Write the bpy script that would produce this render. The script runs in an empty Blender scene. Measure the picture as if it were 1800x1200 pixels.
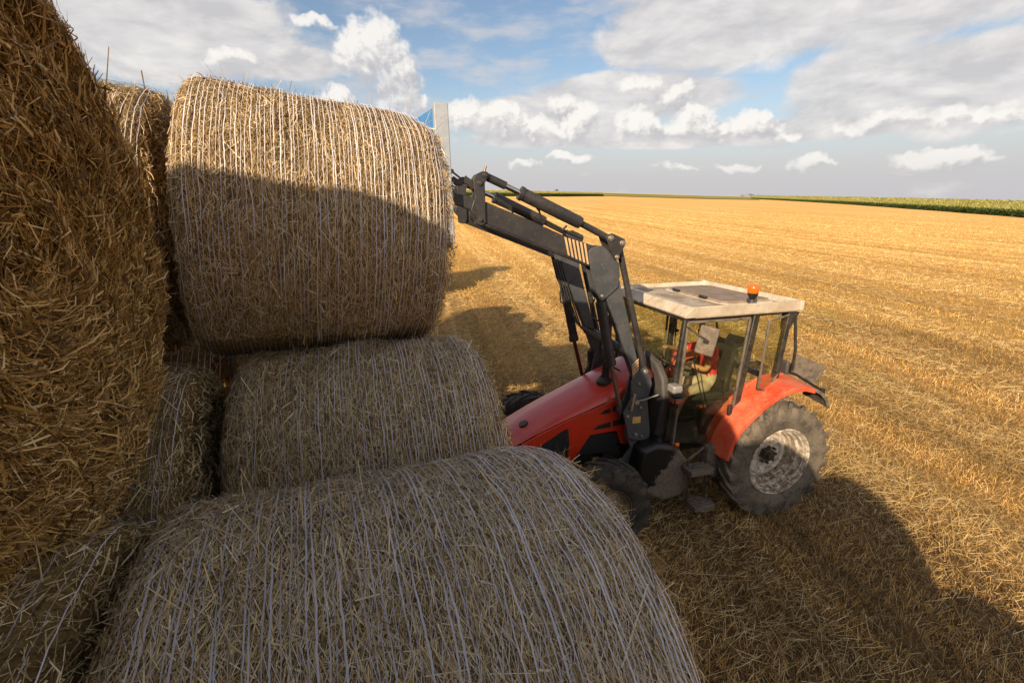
import bpy, bmesh, math, random
import numpy as np
from mathutils import Vector, Matrix, Euler

random.seed(7)
RNG = np.random.default_rng(11)
R = math.radians
scene = bpy.context.scene
COL = scene.collection

# ------------------------------------------------------------------ camera, sky, sun, exposure
CAM_H = 3.97
cd = bpy.data.cameras.new('camera')
cd.sensor_width = 36.0
cd.lens = 16.3
cd.clip_start = 0.05
cd.clip_end = 9000
cam = bpy.data.objects.new('camera', cd)
COL.objects.link(cam)
cam.location = (0, 0, CAM_H)
cam.rotation_euler = (R(90 - 17.25), 0, 0)
scene.camera = cam

SUN_AZ, SUN_EL = R(62), R(25)          # direction in which the light travels over the ground, and its height
sd = bpy.data.lights.new('sun', 'SUN')
sd.energy = 5.0
sd.angle = R(0.53)
sd.color = (1.0, 0.81, 0.56)
sun = bpy.data.objects.new('sun', sd)
COL.objects.link(sun)
sdir = Vector((math.cos(SUN_AZ) * math.cos(SUN_EL), math.sin(SUN_AZ) * math.cos(SUN_EL), -math.sin(SUN_EL)))
sun.rotation_euler = sdir.to_track_quat('-Z', 'Y').to_euler()
sun.location = (-20, -30, 20)

scene.view_settings.view_transform = 'Standard'
scene.view_settings.look = 'None'
scene.view_settings.exposure = 0.5
scene.view_settings.gamma = 1.0
scene.view_settings.use_curve_mapping = False


class NT:
    """small helper to write node trees as expressions"""
    def __init__(s, tree):
        s.t = tree
    def n(s, typ, **kw):
        nd = s.t.nodes.new(typ)
        for k, v in kw.items():
            setattr(nd, k, v)
        return nd
    def put(s, sock, v):
        if isinstance(v, bpy.types.NodeSocket):
            s.t.links.new(v, sock)
        elif v is not None:
            sock.default_value = v
    def m(s, op, a, b=None, c=None, clamp=False):
        nd = s.n('ShaderNodeMath', operation=op)
        nd.use_clamp = clamp
        s.put(nd.inputs[0], a)
        s.put(nd.inputs[1], b)
        s.put(nd.inputs[2], c)
        return nd.outputs[0]
    def v(s, op, a, b=None, scale=None):
        nd = s.n('ShaderNodeVectorMath', operation=op)
        s.put(nd.inputs[0], a)
        if b is not None:
            s.put(nd.inputs[1], b)
        if scale is not None:
            s.put(nd.inputs['Scale'], scale)
        return nd.outputs['Value'] if op in ('DOT_PRODUCT', 'LENGTH', 'DISTANCE') else nd.outputs['Vector']
    def noise(s, vec, scale, detail=4, rough=0.55, out='Fac', dist=0.0):
        nd = s.n('ShaderNodeTexNoise')
        s.put(nd.inputs['Vector'], vec)
        nd.inputs['Scale'].default_value = scale
        nd.inputs['Detail'].default_value = detail
        nd.inputs['Roughness'].default_value = rough
        nd.inputs['Distortion'].default_value = dist
        return nd.outputs[out]
    def sstep(s, x, a, b, lo=0.0, hi=1.0):
        nd = s.n('ShaderNodeMapRange', interpolation_type='SMOOTHSTEP')
        s.put(nd.inputs['Value'], x)
        nd.inputs['From Min'].default_value = a
        nd.inputs['From Max'].default_value = b
        nd.inputs['To Min'].default_value = lo
        nd.inputs['To Max'].default_value = hi
        return nd.outputs['Result']
    def mix(s, f, a, b, blend='MIX'):
        nd = s.n('ShaderNodeMix', data_type='RGBA', blend_type=blend)
        s.put(nd.inputs['Factor'], f)
        s.put(nd.inputs['A'], nd_col(a))
        s.put(nd.inputs['B'], nd_col(b))
        return nd.outputs['Result']
    def ramp(s, f, stops, interp='LINEAR'):
        nd = s.n('ShaderNodeValToRGB')
        s.put(nd.inputs['Fac'], f)
        el = nd.color_ramp.elements
        nd.color_ramp.interpolation = interp
        while len(el) < len(stops):
            el.new(0.5)
        for e, (p, c) in zip(el, stops):
            e.position = p
            e.color = (*c, 1)
        return nd.outputs['Color']
    def comb(s, x, y, z=0.0):
        nd = s.n('ShaderNodeCombineXYZ')
        for i, q in enumerate((x, y, z)):
            s.put(nd.inputs[i], q)
        return nd.outputs[0]
    def sep(s, v):
        nd = s.n('ShaderNodeSeparateXYZ')
        s.put(nd.inputs[0], v)
        return nd.outputs[0], nd.outputs[1], nd.outputs[2]


def nd_col(c):
    if isinstance(c, tuple) and len(c) == 3:
        return (*c, 1)
    return c


def build_world():
    w = bpy.data.worlds.new('World')
    scene.world = w
    w.use_nodes = True
    t = w.node_tree
    t.nodes.clear()
    N = NT(t)
    # cloud field as a function of azimuth / elevation (units of ten degrees)
    g = bpy.data.node_groups.new('cloud_field', 'ShaderNodeTree')
    g.interface.new_socket('P', in_out='INPUT', socket_type='NodeSocketVector')
    g.interface.new_socket('D', in_out='OUTPUT', socket_type='NodeSocketFloat')
    g.interface.new_socket('H', in_out='OUTPUT', socket_type='NodeSocketFloat')
    G = NT(g)
    gi, go = G.n('NodeGroupInput'), G.n('NodeGroupOutput')
    P = gi.outputs[0]
    wc = G.noise(P, 2.6, 3, 0.6, out='Color')
    Pw = G.v('ADD', P, G.v('SCALE', G.v('SUBTRACT', wc, (0.5, 0.5, 0.5)), scale=0.42))
    # (azimuth, elevation, half width, half height, weight)
    blobs = [(-14.9, 14.3, 3.6, 2.9, 1.15), (-12.9, 12.0, 2.8, 2.5, 1.1), (-12.2, 9.9, 2.9, 1.9, 1.0), (-18.9, 10.1, 2.0, 1.3, 1.0),
             (-20.3, 16.4, 2.0, .55, .75),
             (-4.6, 8.4, 3.2, 1.9, 1.05), (-1.2, 8.0, 3.4, 2.0, 1.0), (2.2, 7.3, 4.0, 1.5, 1.0), (5.0, 6.9, 3.0, 1.2, .95), (7.2, 7.8, 2.2, 2.3, 1.15),
             (14.4, 7.0, 2.8, 1.9, 1.15), (19.6, 7.6, 2.9, 2.0, 1.1), (21.5, 6.5, 4.0, 1.1, .9), (25.0, 7.1, 2.2, 1.7, 1.05), (27.0, 6.1, 2.6, .7, .8),
             (13.5, 11.4, 2.4, .9, .75), (17.6, 10.2, 2.2, 1.0, .8), (5.6, 10.0, 1.7, 1.2, .7),
             (30.8, 3.2, 2.1, 1.0, 1.0), (40.6, 2.9, 3.4, 1.1, 1.05), (6.4, 4.2, 2.7, .8, .85), (24.6, 3.2, 2.3, .7, .85), (18.6, 3.0, 2.5, .45, .6), (1.6, 3.5, 2.0, .5, .6),
             (36.0, 6.3, 4.0, .9, .6), (43.0, 6.4, 3.5, .9, .6), (-28.0, 12.6, 2.6, .9, .6),
             (70, 9, 7, 3, 1), (86, 6, 6, 2, 1), (118, 10, 9, 4, 1), (150, 7, 8, 2.6, 1), (-64, 8, 7, 3, 1), (-95, 11, 9, 4, 1), (-130, 7, 8, 3, 1), (-165, 10, 9, 4, 1)]
    acc = hs = qs = None
    for (a, e, sa, se, h) in blobs:
        d = G.v('MULTIPLY', G.v('SUBTRACT', Pw, (a / 10, e / 10, 0)), (8.2 / sa, 8.2 / se, 0))
        q = G.m('MULTIPLY', G.m('MAXIMUM', G.m('SUBTRACT', 1.0, G.v('DOT_PRODUCT', d, d)), 0.0), h)
        acc = q if acc is None else G.m('MAXIMUM', acc, q)
        hy = G.m('MULTIPLY', q, G.sep(d)[1])
        hs = hy if hs is None else G.m('ADD', hs, hy)
        qs = q if qs is None else G.m('ADD', qs, q)
    f1 = G.noise(P, 4.2, 6, 0.58)
    bil = G.m('SUBTRACT', 1.0, G.m('ABSOLUTE', G.m('MULTIPLY_ADD', f1, 4.0, -2.0)))
    f2 = G.noise(P, 17.0, 4, 0.6)
    on = G.m('MINIMUM', G.m('MULTIPLY', acc, 3.0), 1.0)
    D = G.m('MULTIPLY_ADD', acc, 1.0, -0.36)
    D = G.m('ADD', D, G.m('MULTIPLY', G.m('ADD', G.m('MULTIPLY', G.m('SUBTRACT', bil, 0.5), 0.48), G.m('MULTIPLY', G.m('SUBTRACT', f2, 0.5), 0.75)), on))
    g.links.new(D, go.inputs[0])
    g.links.new(G.m('DIVIDE', hs, G.m('MAXIMUM', qs, 0.02)), go.inputs[1])

    tc = N.n('ShaderNodeTexCoord')
    x, y, z = N.sep(tc.outputs['Generated'])
    az = N.m('MULTIPLY', N.m('ARCTAN2', x, y), 18 / math.pi)
    el = N.m('MULTIPLY', N.m('ARCSINE', z), 18 / math.pi)
    P0 = N.comb(az, el)
    def field(v):
        nd = N.n('ShaderNodeGroup')
        nd.node_tree = g
        t.links.new(v, nd.inputs[0])
        return nd.outputs
    D0, H0 = field(P0)
    D1 = field(N.v('ADD', P0, (-0.055, 0.085, 0)))[0]
    relief = N.m('SUBTRACT', D0, D1)
    # flat grey undersides that melt into the murk, bright bulging tops
    alpha = N.m('MULTIPLY', N.sstep(D0, -0.34, 0.46, 0.0, 0.92), N.sstep(H0, -0.85, 0.05, 0.10, 1.0))
    lit = N.m('ADD', 0.47, N.m('ADD', N.m('MULTIPLY', relief, 1.3), N.m('MULTIPLY', H0, 0.50)), clamp=True)
    cloud = N.ramp(lit, [(0.0, (3.4, 3.35, 3.5)), (0.3, (4.0, 3.9, 3.95)), (0.6, (4.9, 4.75, 4.6)), (1.0, (6.1, 5.85, 5.55))])
    sky = N.n('ShaderNodeTexSky', sky_type='NISHITA')
    sky.sun_disc = False
    sky.sun_elevation = SUN_EL
    sky.sun_rotation = R(208)
    sky.altitude = 100
    sky.air_density = 1.0
    sky.dust_density = 1.6
    sky.ozone_density = 1.5
    skyc = N.mix(1.0, sky.outputs['Color'], (0.86, 0.83, 0.80), 'MULTIPLY')
    # thin veil of high cloud and horizon murk
    veil_n = N.noise(N.comb(N.m('MULTIPLY', az, 0.55), N.m('MULTIPLY', el, 1.9)), 1.5, 5, 0.6)
    veil = N.m('MULTIPLY', N.sstep(veil_n, 0.42, 0.66), 0.75)
    low = N.sstep(el, 0.0, 1.3, 0.95, 0.0)
    veil = N.m('MAXIMUM', veil, low)
    c = N.mix(veil, skyc, N.mix(N.sstep(el, 0.1, 1.2), (3.7, 3.6, 3.75), (4.1, 4.0, 4.1)))
    def ell(a, e, sa, se):
        d = N.v('MULTIPLY', N.v('SUBTRACT', P0, (a / 10, e / 10, 0)), (10 / sa, 10 / se, 0))
        return N.m('MAXIMUM', N.m('SUBTRACT', 1.0, N.v('DOT_PRODUCT', d, d)), 0.0)
    cells = [ell(36, 19.5, 29, 8.6), ell(20, 15.5, 13, 4.6), ell(41, 9.0, 12, 4.6), ell(32.5, 9.6, 5.5, 4.4), ell(13, 10.4, 13, 2.8), ell(4, 8.6, 14, 2.4), ell(-36, 14.5, 17, 5.6), ell(-24, 12.8, 7, 2.0), ell(20, 6.2, 30, 1.3),
             ell(95, 30, 60, 20), ell(-90, 34, 50, 22), ell(175, 25, 50, 16), ell(-150, 40, 50, 18)]  # cloud decks out of view, added to lift the ambient light
    dk = cells[0]
    for q in cells[1:]:
        dk = N.m('MAXIMUM', dk, q)
    def dnoise(dx, dy):
        v_ = N.comb(N.m('MULTIPLY', N.m('ADD', az, dx), 0.9), N.m('MULTIPLY', N.m('ADD', el, dy), 1.9))
        return N.noise(v_, 1.5, 7, 0.56, dist=0.5)
    dn = dnoise(0, 0)
    drel = N.m('SUBTRACT', dn, dnoise(-0.08, 0.09))
    deck = N.m('MULTIPLY', N.sstep(N.m('ADD', N.m('MINIMUM', N.m('MULTIPLY', dk, 1.5), 0.9), N.m('MULTIPLY', N.m('SUBTRACT', dn, 0.5), 1.8)), 0.10, 0.72), 0.93)
    shade_n = N.noise(N.comb(az, N.m('MULTIPLY', el, 2.6)), 1.3, 4, 0.55)
    dcol = N.ramp(N.m('ADD', N.m('MULTIPLY', drel, 1.0), shade_n), [(0.34, (3.8, 3.7, 3.75)), (0.50, (4.5, 4.35, 4.3)), (0.70, (5.4, 5.2, 5.0))])
    c = N.mix(deck, c, dcol)
    fade = N.sstep(el, 0.0, 0.55, 0.45, 1.0)
    c = N.mix(N.m('MULTIPLY', alpha, fade), c, cloud)
    bg = N.n('ShaderNodeBackground')
    t.links.new(c, bg.inputs['Color'])
    bg.inputs['Strength'].default_value = 0.115
    out = N.n('ShaderNodeOutputWorld')
    t.links.new(bg.outputs[0], out.inputs['Surface'])
build_world()


# ------------------------------------------------------------------ materials
def new_mat(name):
    m = bpy.data.materials.new(name)
    m.use_nodes = True
    t = m.node_tree
    t.nodes.clear()
    N = NT(t)
    out = N.n('ShaderNodeOutputMaterial')
    return m, t, N, out


def mat(name, col, rough=0.5, metal=0.0, dust=0.0, dust_col=(0.30, 0.22, 0.13), dust_scale=6.0, wear=0.0, bump=0.0, coat=0.0, var=0.12, spec=0.5, dust_lo=0.42, dust_hi=0.68):
    m, t, N, out = new_mat(name)
    tc = N.n('ShaderNodeTexCoord')
    ob = tc.outputs['Object']
    n1 = N.noise(ob, 9.0, 5, 0.6)
    f = N.sstep(n1, 0.3, 0.7, 1 - var, 1 + var)
    base = N.v('SCALE', (*col,), scale=f)
    if wear:
        nw = N.noise(ob, 34.0, 6, 0.7)
        base = N.mix(N.sstep(nw, 0.66 - wear * 0.12, 0.70), base, (0.20, 0.15, 0.11))
    rg = rough
    if dust:
        nd = N.noise(ob, dust_scale, 8, 0.68)
        nd2 = N.noise(ob, dust_scale * 9, 4, 0.7)
        geo = N.n('ShaderNodeNewGeometry')
        up = N.sep(geo.outputs['Normal'])[2]
        upf = N.sstep(up, -0.3, 1.0, 0.65, 1.15)
        msk = N.m('MULTIPLY', N.m('MULTIPLY', N.sstep(N.m('MULTIPLY_ADD', nd2, 0.35, N.m('MULTIPLY', nd, 0.72)), dust_lo, dust_hi), dust), upf, clamp=True)
        base = N.mix(msk, base, dust_col)
        rg = N.m('MULTIPLY_ADD', msk, 0.9 - rough, rough)
    b = N.n('ShaderNodeBsdfPrincipled')
    N.put(b.inputs['Base Color'], base)
    N.put(b.inputs['Roughness'], rg)
    b.inputs['Metallic'].default_value = metal
    b.inputs['Specular IOR Level'].default_value = spec
    if coat:
        b.inputs['Coat Weight'].default_value = coat
        b.inputs['Coat Roughness'].default_value = 0.12
    if bump:
        bp = N.n('ShaderNodeBump')
        bp.inputs['Strength'].default_value = bump
        bp.inputs['Distance'].default_value = 0.02
        t.links.new(N.noise(ob, 60, 6, 0.7), bp.inputs['Height'])
        t.links.new(bp.outputs[0], b.inputs['Normal'])
    t.links.new(b.outputs[0], out.inputs['Surface'])
    return m


def straw_mat(name, stops, rough=0.45, transl=0.15, spec=0.35, rows=False):
    """single stalks: each takes a colour of its own"""
    m, t, N, out = new_mat(name)
    geo = N.n('ShaderNodeNewGeometry')
    col = N.ramp(geo.outputs['Random Per Island'], stops)
    if rows:
        pos = geo.outputs['Position']
        sv = N.v('DOT_PRODUCT', pos, (0.983, 0.184, 0))
        lv = N.v('DOT_PRODUCT', pos, (-0.184, 0.983, 0))
        rn = N.noise(N.comb(sv, N.m('MULTIPLY', lv, 0.03)), 0.75, 5, 0.68)
        col = N.v('SCALE', col, scale=N.sstep(rn, 0.36, 0.64, 0.60, 1.26))
    b = N.n('ShaderNodeBsdfPrincipled')
    t.links.new(col, b.inputs['Base Color'])
    b.inputs['Roughness'].default_value = rough
    b.inputs['Specular IOR Level'].default_value = spec
    tr = N.n('ShaderNodeBsdfTranslucent')
    t.links.new(col, tr.inputs['Color'])
    mx = N.n('ShaderNodeMixShader')
    mx.inputs[0].default_value = transl
    t.links.new(b.outputs[0], mx.inputs[1])
    t.links.new(tr.outputs[0], mx.inputs[2])
    t.links.new(mx.outputs[0], out.inputs['Surface'])
    return m


def core_mat(name, dark, light):
    """matted straw under the loose stalks"""
    m, t, N, out = new_mat(name)
    tc = N.n('ShaderNodeTexCoord')
    ob = tc.outputs['Object']
    w = N.v('MULTIPLY', ob, (1.0, 1.0, 1.0))
    a = N.noise(N.v('MULTIPLY', w, (14, 60, 60)), 1.0, 6, 0.7, dist=0.8)
    b_ = N.noise(w, 45.0, 6, 0.75)
    c_ = N.noise(w, 4.0, 3, 0.5)
    f = N.m('ADD', N.m('MULTIPLY', a, 0.5), N.m('ADD', N.m('MULTIPLY', b_, 0.4), N.m('MULTIPLY', c_, 0.15)))
    col = N.ramp(f, [(0.40, dark), (0.62, light)])
    b = N.n('ShaderNodeBsdfPrincipled')
    t.links.new(col, b.inputs['Base Color'])
    b.inputs['Roughness'].default_value = 0.85
    b.inputs['Specular IOR Level'].default_value = 0.1
    bp = N.n('ShaderNodeBump')
    bp.inputs['Strength'].default_value = 0.9
    bp.inputs['Distance'].default_value = 0.03
    t.links.new(f, bp.inputs['Height'])
    t.links.new(bp.outputs[0], b.inputs['Normal'])
    t.links.new(b.outputs[0], out.inputs['Surface'])
    return m


def glass_mat(name, tint, dust, scale=7.0, streak=(1, 1, 1), lo=0.5, hi=0.75, refl=1.0):
    m, t, N, out = new_mat(name)
    tc = N.n('ShaderNodeTexCoord')
    ob = tc.outputs['Object']
    tr = N.n('ShaderNodeBsdfTransparent')
    tr.inputs[0].default_value = (*tint, 1)
    gl = N.n('ShaderNodeBsdfGlossy')
    gl.inputs['Roughness'].default_value = 0.03
    fr = N.n('ShaderNodeFresnel')
    fr.inputs['IOR'].default_value = 1.45
    m1 = N.n('ShaderNodeMixShader')
    bf = N.n('ShaderNodeNewGeometry').outputs['Backfacing']
    t.links.new(N.m('MULTIPLY', N.m('MULTIPLY', fr.outputs[0], refl), N.m('SUBTRACT', 1.0, bf)), m1.inputs[0])
    t.links.new(tr.outputs[0], m1.inputs[1])
    t.links.new(gl.outputs[0], m1.inputs[2])
    df = N.n('ShaderNodeBsdfDiffuse')
    df.inputs[0].default_value = (0.36, 0.30, 0.21, 1)
    nz = N.noise(N.v('MULTIPLY', ob, streak), scale, 8, 0.72)
    sp = N.noise(ob, 70, 3, 0.6)
    f = N.m('MAXIMUM', N.m('MULTIPLY', N.m('MULTIPLY', N.sstep(nz, lo, hi), dust), N.m('SUBTRACT', 1.0, bf)), N.m('MULTIPLY', N.sstep(sp, 0.70, 0.74), min(1, dust * 1.6)))
    m2 = N.n('ShaderNodeMixShader')
    t.links.new(f, m2.inputs[0])
    t.links.new(m1.outputs[0], m2.inputs[1])
    t.links.new(df.outputs[0], m2.inputs[2])
    t.links.new(m2.outputs[0], out.inputs['Surface'])
    return m


def mud_mat():
    m, t, N, out = new_mat('mud_caked_tank')
    tc = N.n('ShaderNodeTexCoord')
    ob = tc.outputs['Object']
    x, y, z = N.sep(ob)
    n = N.noise(ob, 9, 6, 0.65)
    n2 = N.noise(ob, 40, 6, 0.75)
    edge = N.m('ADD', N.m('ADD', N.m('MULTIPLY', x, 1.2), N.m('MULTIPLY', z, 1.0)), N.m('MULTIPLY', N.m('SUBTRACT', n, 0.5), 1.1))
    msk = N.sstep(edge, 2.50, 2.56, 1.0, 0.0)
    mudc = N.ramp(n2, [(0.3, (0.10, 0.075, 0.055)), (0.7, (0.26, 0.205, 0.155))])
    col = N.mix(msk, (0.006, 0.006, 0.006), mudc)
    b = N.n('ShaderNodeBsdfPrincipled')
    t.links.new(col, b.inputs['Base Color'])
    t.links.new(N.m('MULTIPLY_ADD', msk, 0.55, 0.4), b.inputs['Roughness'])
    bp = N.n('ShaderNodeBump')
    bp.inputs['Strength'].default_value = 0.9
    bp.inputs['Distance'].default_value = 0.03
    t.links.new(N.m('ADD', N.m('MULTIPLY', msk, N.m('ADD', 0.3, n2)), 0), bp.inputs['Height'])
    t.links.new(bp.outputs[0], b.inputs['Normal'])
    t.links.new(b.outputs[0], out.inputs['Surface'])
    return m


M = {}
M['red'] = mat('orange_red_paint', (0.58, 0.034, 0.010), 0.30, dust=0.05, coat=0.45, dust_col=(0.42, 0.22, 0.14), var=0.06)
M['red_dusty'] = mat('dusty_red_fender', (0.62, 0.06, 0.02), 0.5, dust=0.6, dust_col=(0.60, 0.22, 0.11), dust_scale=5, wear=0.5, var=0.08, dust_lo=.40, dust_hi=.66)
M['black'] = mat('black_plastic', (0.012, 0.012, 0.012), 0.45, dust=0.2, dust_col=(0.12, 0.09, 0.065))
M['grille'] = mat('black_mesh', (0.010, 0.010, 0.010), 0.7, dust=0.15, dust_col=(0.10, 0.07, 0.05), bump=0.6, dust_scale=20)
M['loader'] = mat('loader_black_paint', (0.022, 0.021, 0.024), 0.42, dust=0.28, dust_col=(0.13, 0.105, 0.085), dust_scale=4, wear=0.25)
M['loader_grey'] = mat('loader_slate_paint', (0.045, 0.052, 0.062), 0.45, dust=0.35, dust_col=(0.17, 0.14, 0.12), dust_scale=5, wear=0.3)
M['chrome'] = mat('polished_rod', (0.55, 0.52, 0.48), 0.18, metal=1.0)
M['steel'] = mat('worn_steel', (0.36, 0.33, 0.29), 0.4, metal=0.85, dust=0.4, dust_scale=20)
M['brown_rod'] = mat('dusty_rod', (0.15, 0.10, 0.07), 0.4, metal=0.5, dust=0.4)
M['red_reflex_rod'] = mat('red_reflection_rod', (0.12, 0.016, 0.012), 0.35, metal=0.3)  # steel rod with a red reflection put into its colour
M['cream'] = mat('stripe_decal_cream', (0.62, 0.40, 0.20), 0.6, dust=0.3, dust_col=(0.2, 0.14, 0.09), dust_scale=15, wear=0.3)
M['yellow'] = mat('warning_decal', (0.60, 0.38, 0.10), 0.6, wear=0.8)
M['roof'] = mat('cream_roof_paint', (0.60, 0.52, 0.42), 0.55, dust=0.8, dust_col=(0.33, 0.23, 0.14), dust_scale=4, wear=0.4, var=0.10, dust_lo=.42, dust_hi=.70)
M['roof_top'] = mat('dusty_roof_panel', (0.50, 0.42, 0.33), 0.7, dust=0.9, dust_col=(0.25, 0.17, 0.105), dust_scale=2.6, wear=0.2, dust_lo=0.40, dust_hi=0.62)
M['hatch'] = mat('dusty_hatch', (0.27, 0.20, 0.15), 0.75, dust=0.7, dust_col=(0.17, 0.115, 0.075), dust_scale=4)
M['frame'] = mat('cab_frame_black', (0.016, 0.015, 0.014), 0.45, dust=0.45, dust_col=(0.14, 0.105, 0.075), dust_scale=9)
M['doorframe'] = mat('door_frame_dusty', (0.05, 0.045, 0.04), 0.5, dust=0.85, dust_col=(0.22, 0.17, 0.125), dust_scale=9, dust_lo=.36, dust_hi=.6)
M['cowl'] = mat('grey_cowl', (0.055, 0.05, 0.05), 0.6, dust=0.5, dust_col=(0.11, 0.09, 0.08), dust_scale=4)
M['tyre'] = mat('tyre_rubber', (0.020, 0.019, 0.018), 0.75, dust=0.55, dust_col=(0.16, 0.12, 0.085), dust_scale=5, bump=0.3)
M['tyre_rear'] = mat('dusty_tyre_rubber', (0.040, 0.036, 0.032), 0.8, dust=0.80, dust_col=(0.235, 0.185, 0.132), dust_scale=5, bump=0.35, dust_lo=.38, dust_hi=.62)
M['rim'] = mat('muddy_white_rim', (0.68, 0.63, 0.55), 0.55, dust=0.85, dust_col=(0.26, 0.19, 0.125), dust_scale=13, wear=0.5, dust_lo=0.49, dust_hi=0.56)
M['rim_barrel'] = mat('muddy_rim_barrel', (0.56, 0.50, 0.42), 0.6, dust=0.95, dust_col=(0.17, 0.115, 0.07), dust_scale=16, wear=0.6, dust_lo=0.50, dust_hi=0.56)  # muddy, and toned darker than the disc so the dish reads deep and shaded
M['rim_front'] = mat('dusty_front_rim', (0.30, 0.24, 0.18), 0.65, dust=0.5, dust_scale=6)
M['hub'] = mat('hub_black', (0.02, 0.018, 0.016), 0.6, dust=0.3)
M['mudbox'] = mud_mat()
M['engine'] = mat('engine_grime', (0.03, 0.026, 0.022), 0.75, dust=0.5, dust_col=(0.09, 0.07, 0.05), dust_scale=8, bump=0.5)
M['plate_dirty'] = mat('dirt_speckled_plate', (0.075, 0.06, 0.05), 0.7, dust=0.9, dust_col=(0.20, 0.155, 0.115), dust_scale=12, wear=0.6, dust_lo=.42, dust_hi=.6)
M['mirror_back'] = mat('dirt_speckled_mirror', (0.13, 0.10, 0.078), 0.75, dust=0.85, dust_col=(0.27, 0.205, 0.15), dust_scale=16, wear=0.9, bump=0.4)
M['mirror'] = mat('mirror_glass', (0.7, 0.72, 0.68), 0.05, metal=1.0)
M['orange'] = mat('orange_lens', (0.78, 0.13, 0.006), 0.12, coat=0.5)
M['lamp_glass'] = mat('headlamp_glass', (0.30, 0.295, 0.30), 0.18, metal=0.2, coat=0.5, dust=0.4, dust_scale=12)
M['lamp_red'] = mat('red_marker_lens', (0.30, 0.05, 0.02), 0.3, coat=0.4, dust=0.4, dust_scale=16)
M['seat'] = mat('seat_fabric', (0.022, 0.022, 0.020), 0.85)
M['interior'] = mat('cab_interior', (0.03, 0.03, 0.028), 0.7, dust=0.3, dust_col=(0.12, 0.1, 0.07))
M['interior_grey'] = mat('cab_console', (0.10, 0.115, 0.095), 0.7, dust=0.3)
M['blue'] = mat('blue_frame_paint', (0.035, 0.20, 0.50), 0.45, dust=0.12, wear=0.2)
M['greypost'] = mat('grey_frame_post', (0.31, 0.34, 0.39), 0.5, dust=0.15, wear=0.5, dust_col=(0.26, 0.22, 0.17))
M['skin'] = mat('skin', (0.46, 0.23, 0.11), 0.55, var=0.05)
M['shirt'] = mat('red_shirt_cloth', (0.60, 0.03, 0.03), 0.85, var=0.08)
M['shorts'] = mat('beige_cloth', (0.46, 0.37, 0.25), 0.85, var=0.08)
M['hair'] = mat('dark_hair', (0.03, 0.02, 0.014), 0.6)
M['shoe'] = mat('dark_shoe', (0.03, 0.025, 0.02), 0.7)
M['wood'] = mat('grey_deck_boards', (0.16, 0.13, 0.10), 0.8, dust=0.4)
M['trailer'] = mat('trailer_blue_grey', (0.05, 0.10, 0.16), 0.55, dust=0.4)
M['netting'] = mat('bale_net_twine', (0.58, 0.56, 0.61), 0.5, var=0.15)
M['core'] = core_mat('matted_straw', (0.075, 0.045, 0.016), (0.30, 0.19, 0.075))  # coloured darker than the stalks so the gaps between them read shaded
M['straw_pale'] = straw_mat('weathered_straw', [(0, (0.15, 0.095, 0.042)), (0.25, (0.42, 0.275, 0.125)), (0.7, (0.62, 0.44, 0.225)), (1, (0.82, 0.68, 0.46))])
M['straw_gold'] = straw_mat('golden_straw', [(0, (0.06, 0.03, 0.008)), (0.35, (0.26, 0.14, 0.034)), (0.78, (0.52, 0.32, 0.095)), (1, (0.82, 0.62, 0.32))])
M['straw_shade'] = straw_mat('shaded_side_straw', [(0, (0.13, 0.085, 0.045)), (0.3, (0.42, 0.30, 0.15)), (0.75, (0.67, 0.51, 0.26)), (1, (0.86, 0.74, 0.50))])  # straw tone of the shaded bales, lifted in colour against their dim light
M['stubble'] = straw_mat('cut_stubble', rows=True, stops= [(0, (0.38, 0.19, 0.045)), (0.35, (0.62, 0.35, 0.085)), (0.75, (0.78, 0.48, 0.135)), (1, (0.90, 0.66, 0.30))], transl=0.2)
M['swath'] = straw_mat('lying_straw', rows=True, stops= [(0, (0.52, 0.30, 0.09)), (0.3, (0.76, 0.50, 0.18)), (0.75, (0.90, 0.66, 0.28)), (1, (0.95, 0.80, 0.48))], transl=0.2)
M['litter'] = straw_mat('straw_litter', rows=True, stops=[(0, (0.09, 0.05, 0.018)), (0.4, (0.30, 0.165, 0.05)), (0.78, (0.54, 0.335, 0.115)), (1, (0.78, 0.56, 0.27))])
M['weed'] = straw_mat('green_weeds', [(0, (0.16, 0.15, 0.03)), (1, (0.34, 0.30, 0.07))], transl=0.25)
M['corn_leaf'] = straw_mat('corn_leaf', [(0, (0.028, 0.055, 0.012)), (0.5, (0.055, 0.095, 0.02)), (1, (0.10, 0.14, 0.03))], transl=0.25)
M['corn_tassel'] = straw_mat('corn_tassel', [(0, (0.20, 0.20, 0.045)), (0.6, (0.32, 0.29, 0.08)), (1, (0.46, 0.39, 0.13))], transl=0.25)
M['tree_leaf'] = straw_mat('far_tree_leaf', [(0, (0.02, 0.035, 0.012)), (1, (0.05, 0.075, 0.02))])
M['bark'] = mat('bark', (0.07, 0.05, 0.035), 0.9)
GL_TINT = (0.895, 0.915, 0.835)
M['glass'] = glass_mat('tinted_cab_glass', GL_TINT, 0.10)
M['glass_door'] = glass_mat('dusty_door_glass', GL_TINT, 0.42, 7.0, (1, 1, 0.45), 0.53, 0.80, refl=1.2)
M['glass_front'] = glass_mat('dusty_windscreen', GL_TINT, 0.22, 3.0, (1, 1, 0.4), 0.5, 0.85, refl=0.6)


# ------------------------------------------------------------------ object helpers
def link(o, parent=None):
    COL.objects.link(o)
    if parent is not None:
        o.parent = parent
    return o


def tag(o, label=None, cat=None, group=None, kind=None):
    if label: o['label'] = label
    if cat: o['category'] = cat
    if group: o['group'] = group
    if kind: o['kind'] = kind
    return o


def empty(name, loc=(0, 0, 0), rz=0.0, label=None, cat=None, group=None):
    o = bpy.data.objects.new(name, None)
    link(o)
    o.location = loc
    o.rotation_euler = (0, 0, rz)
    return tag(o, label, cat, group)


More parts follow.
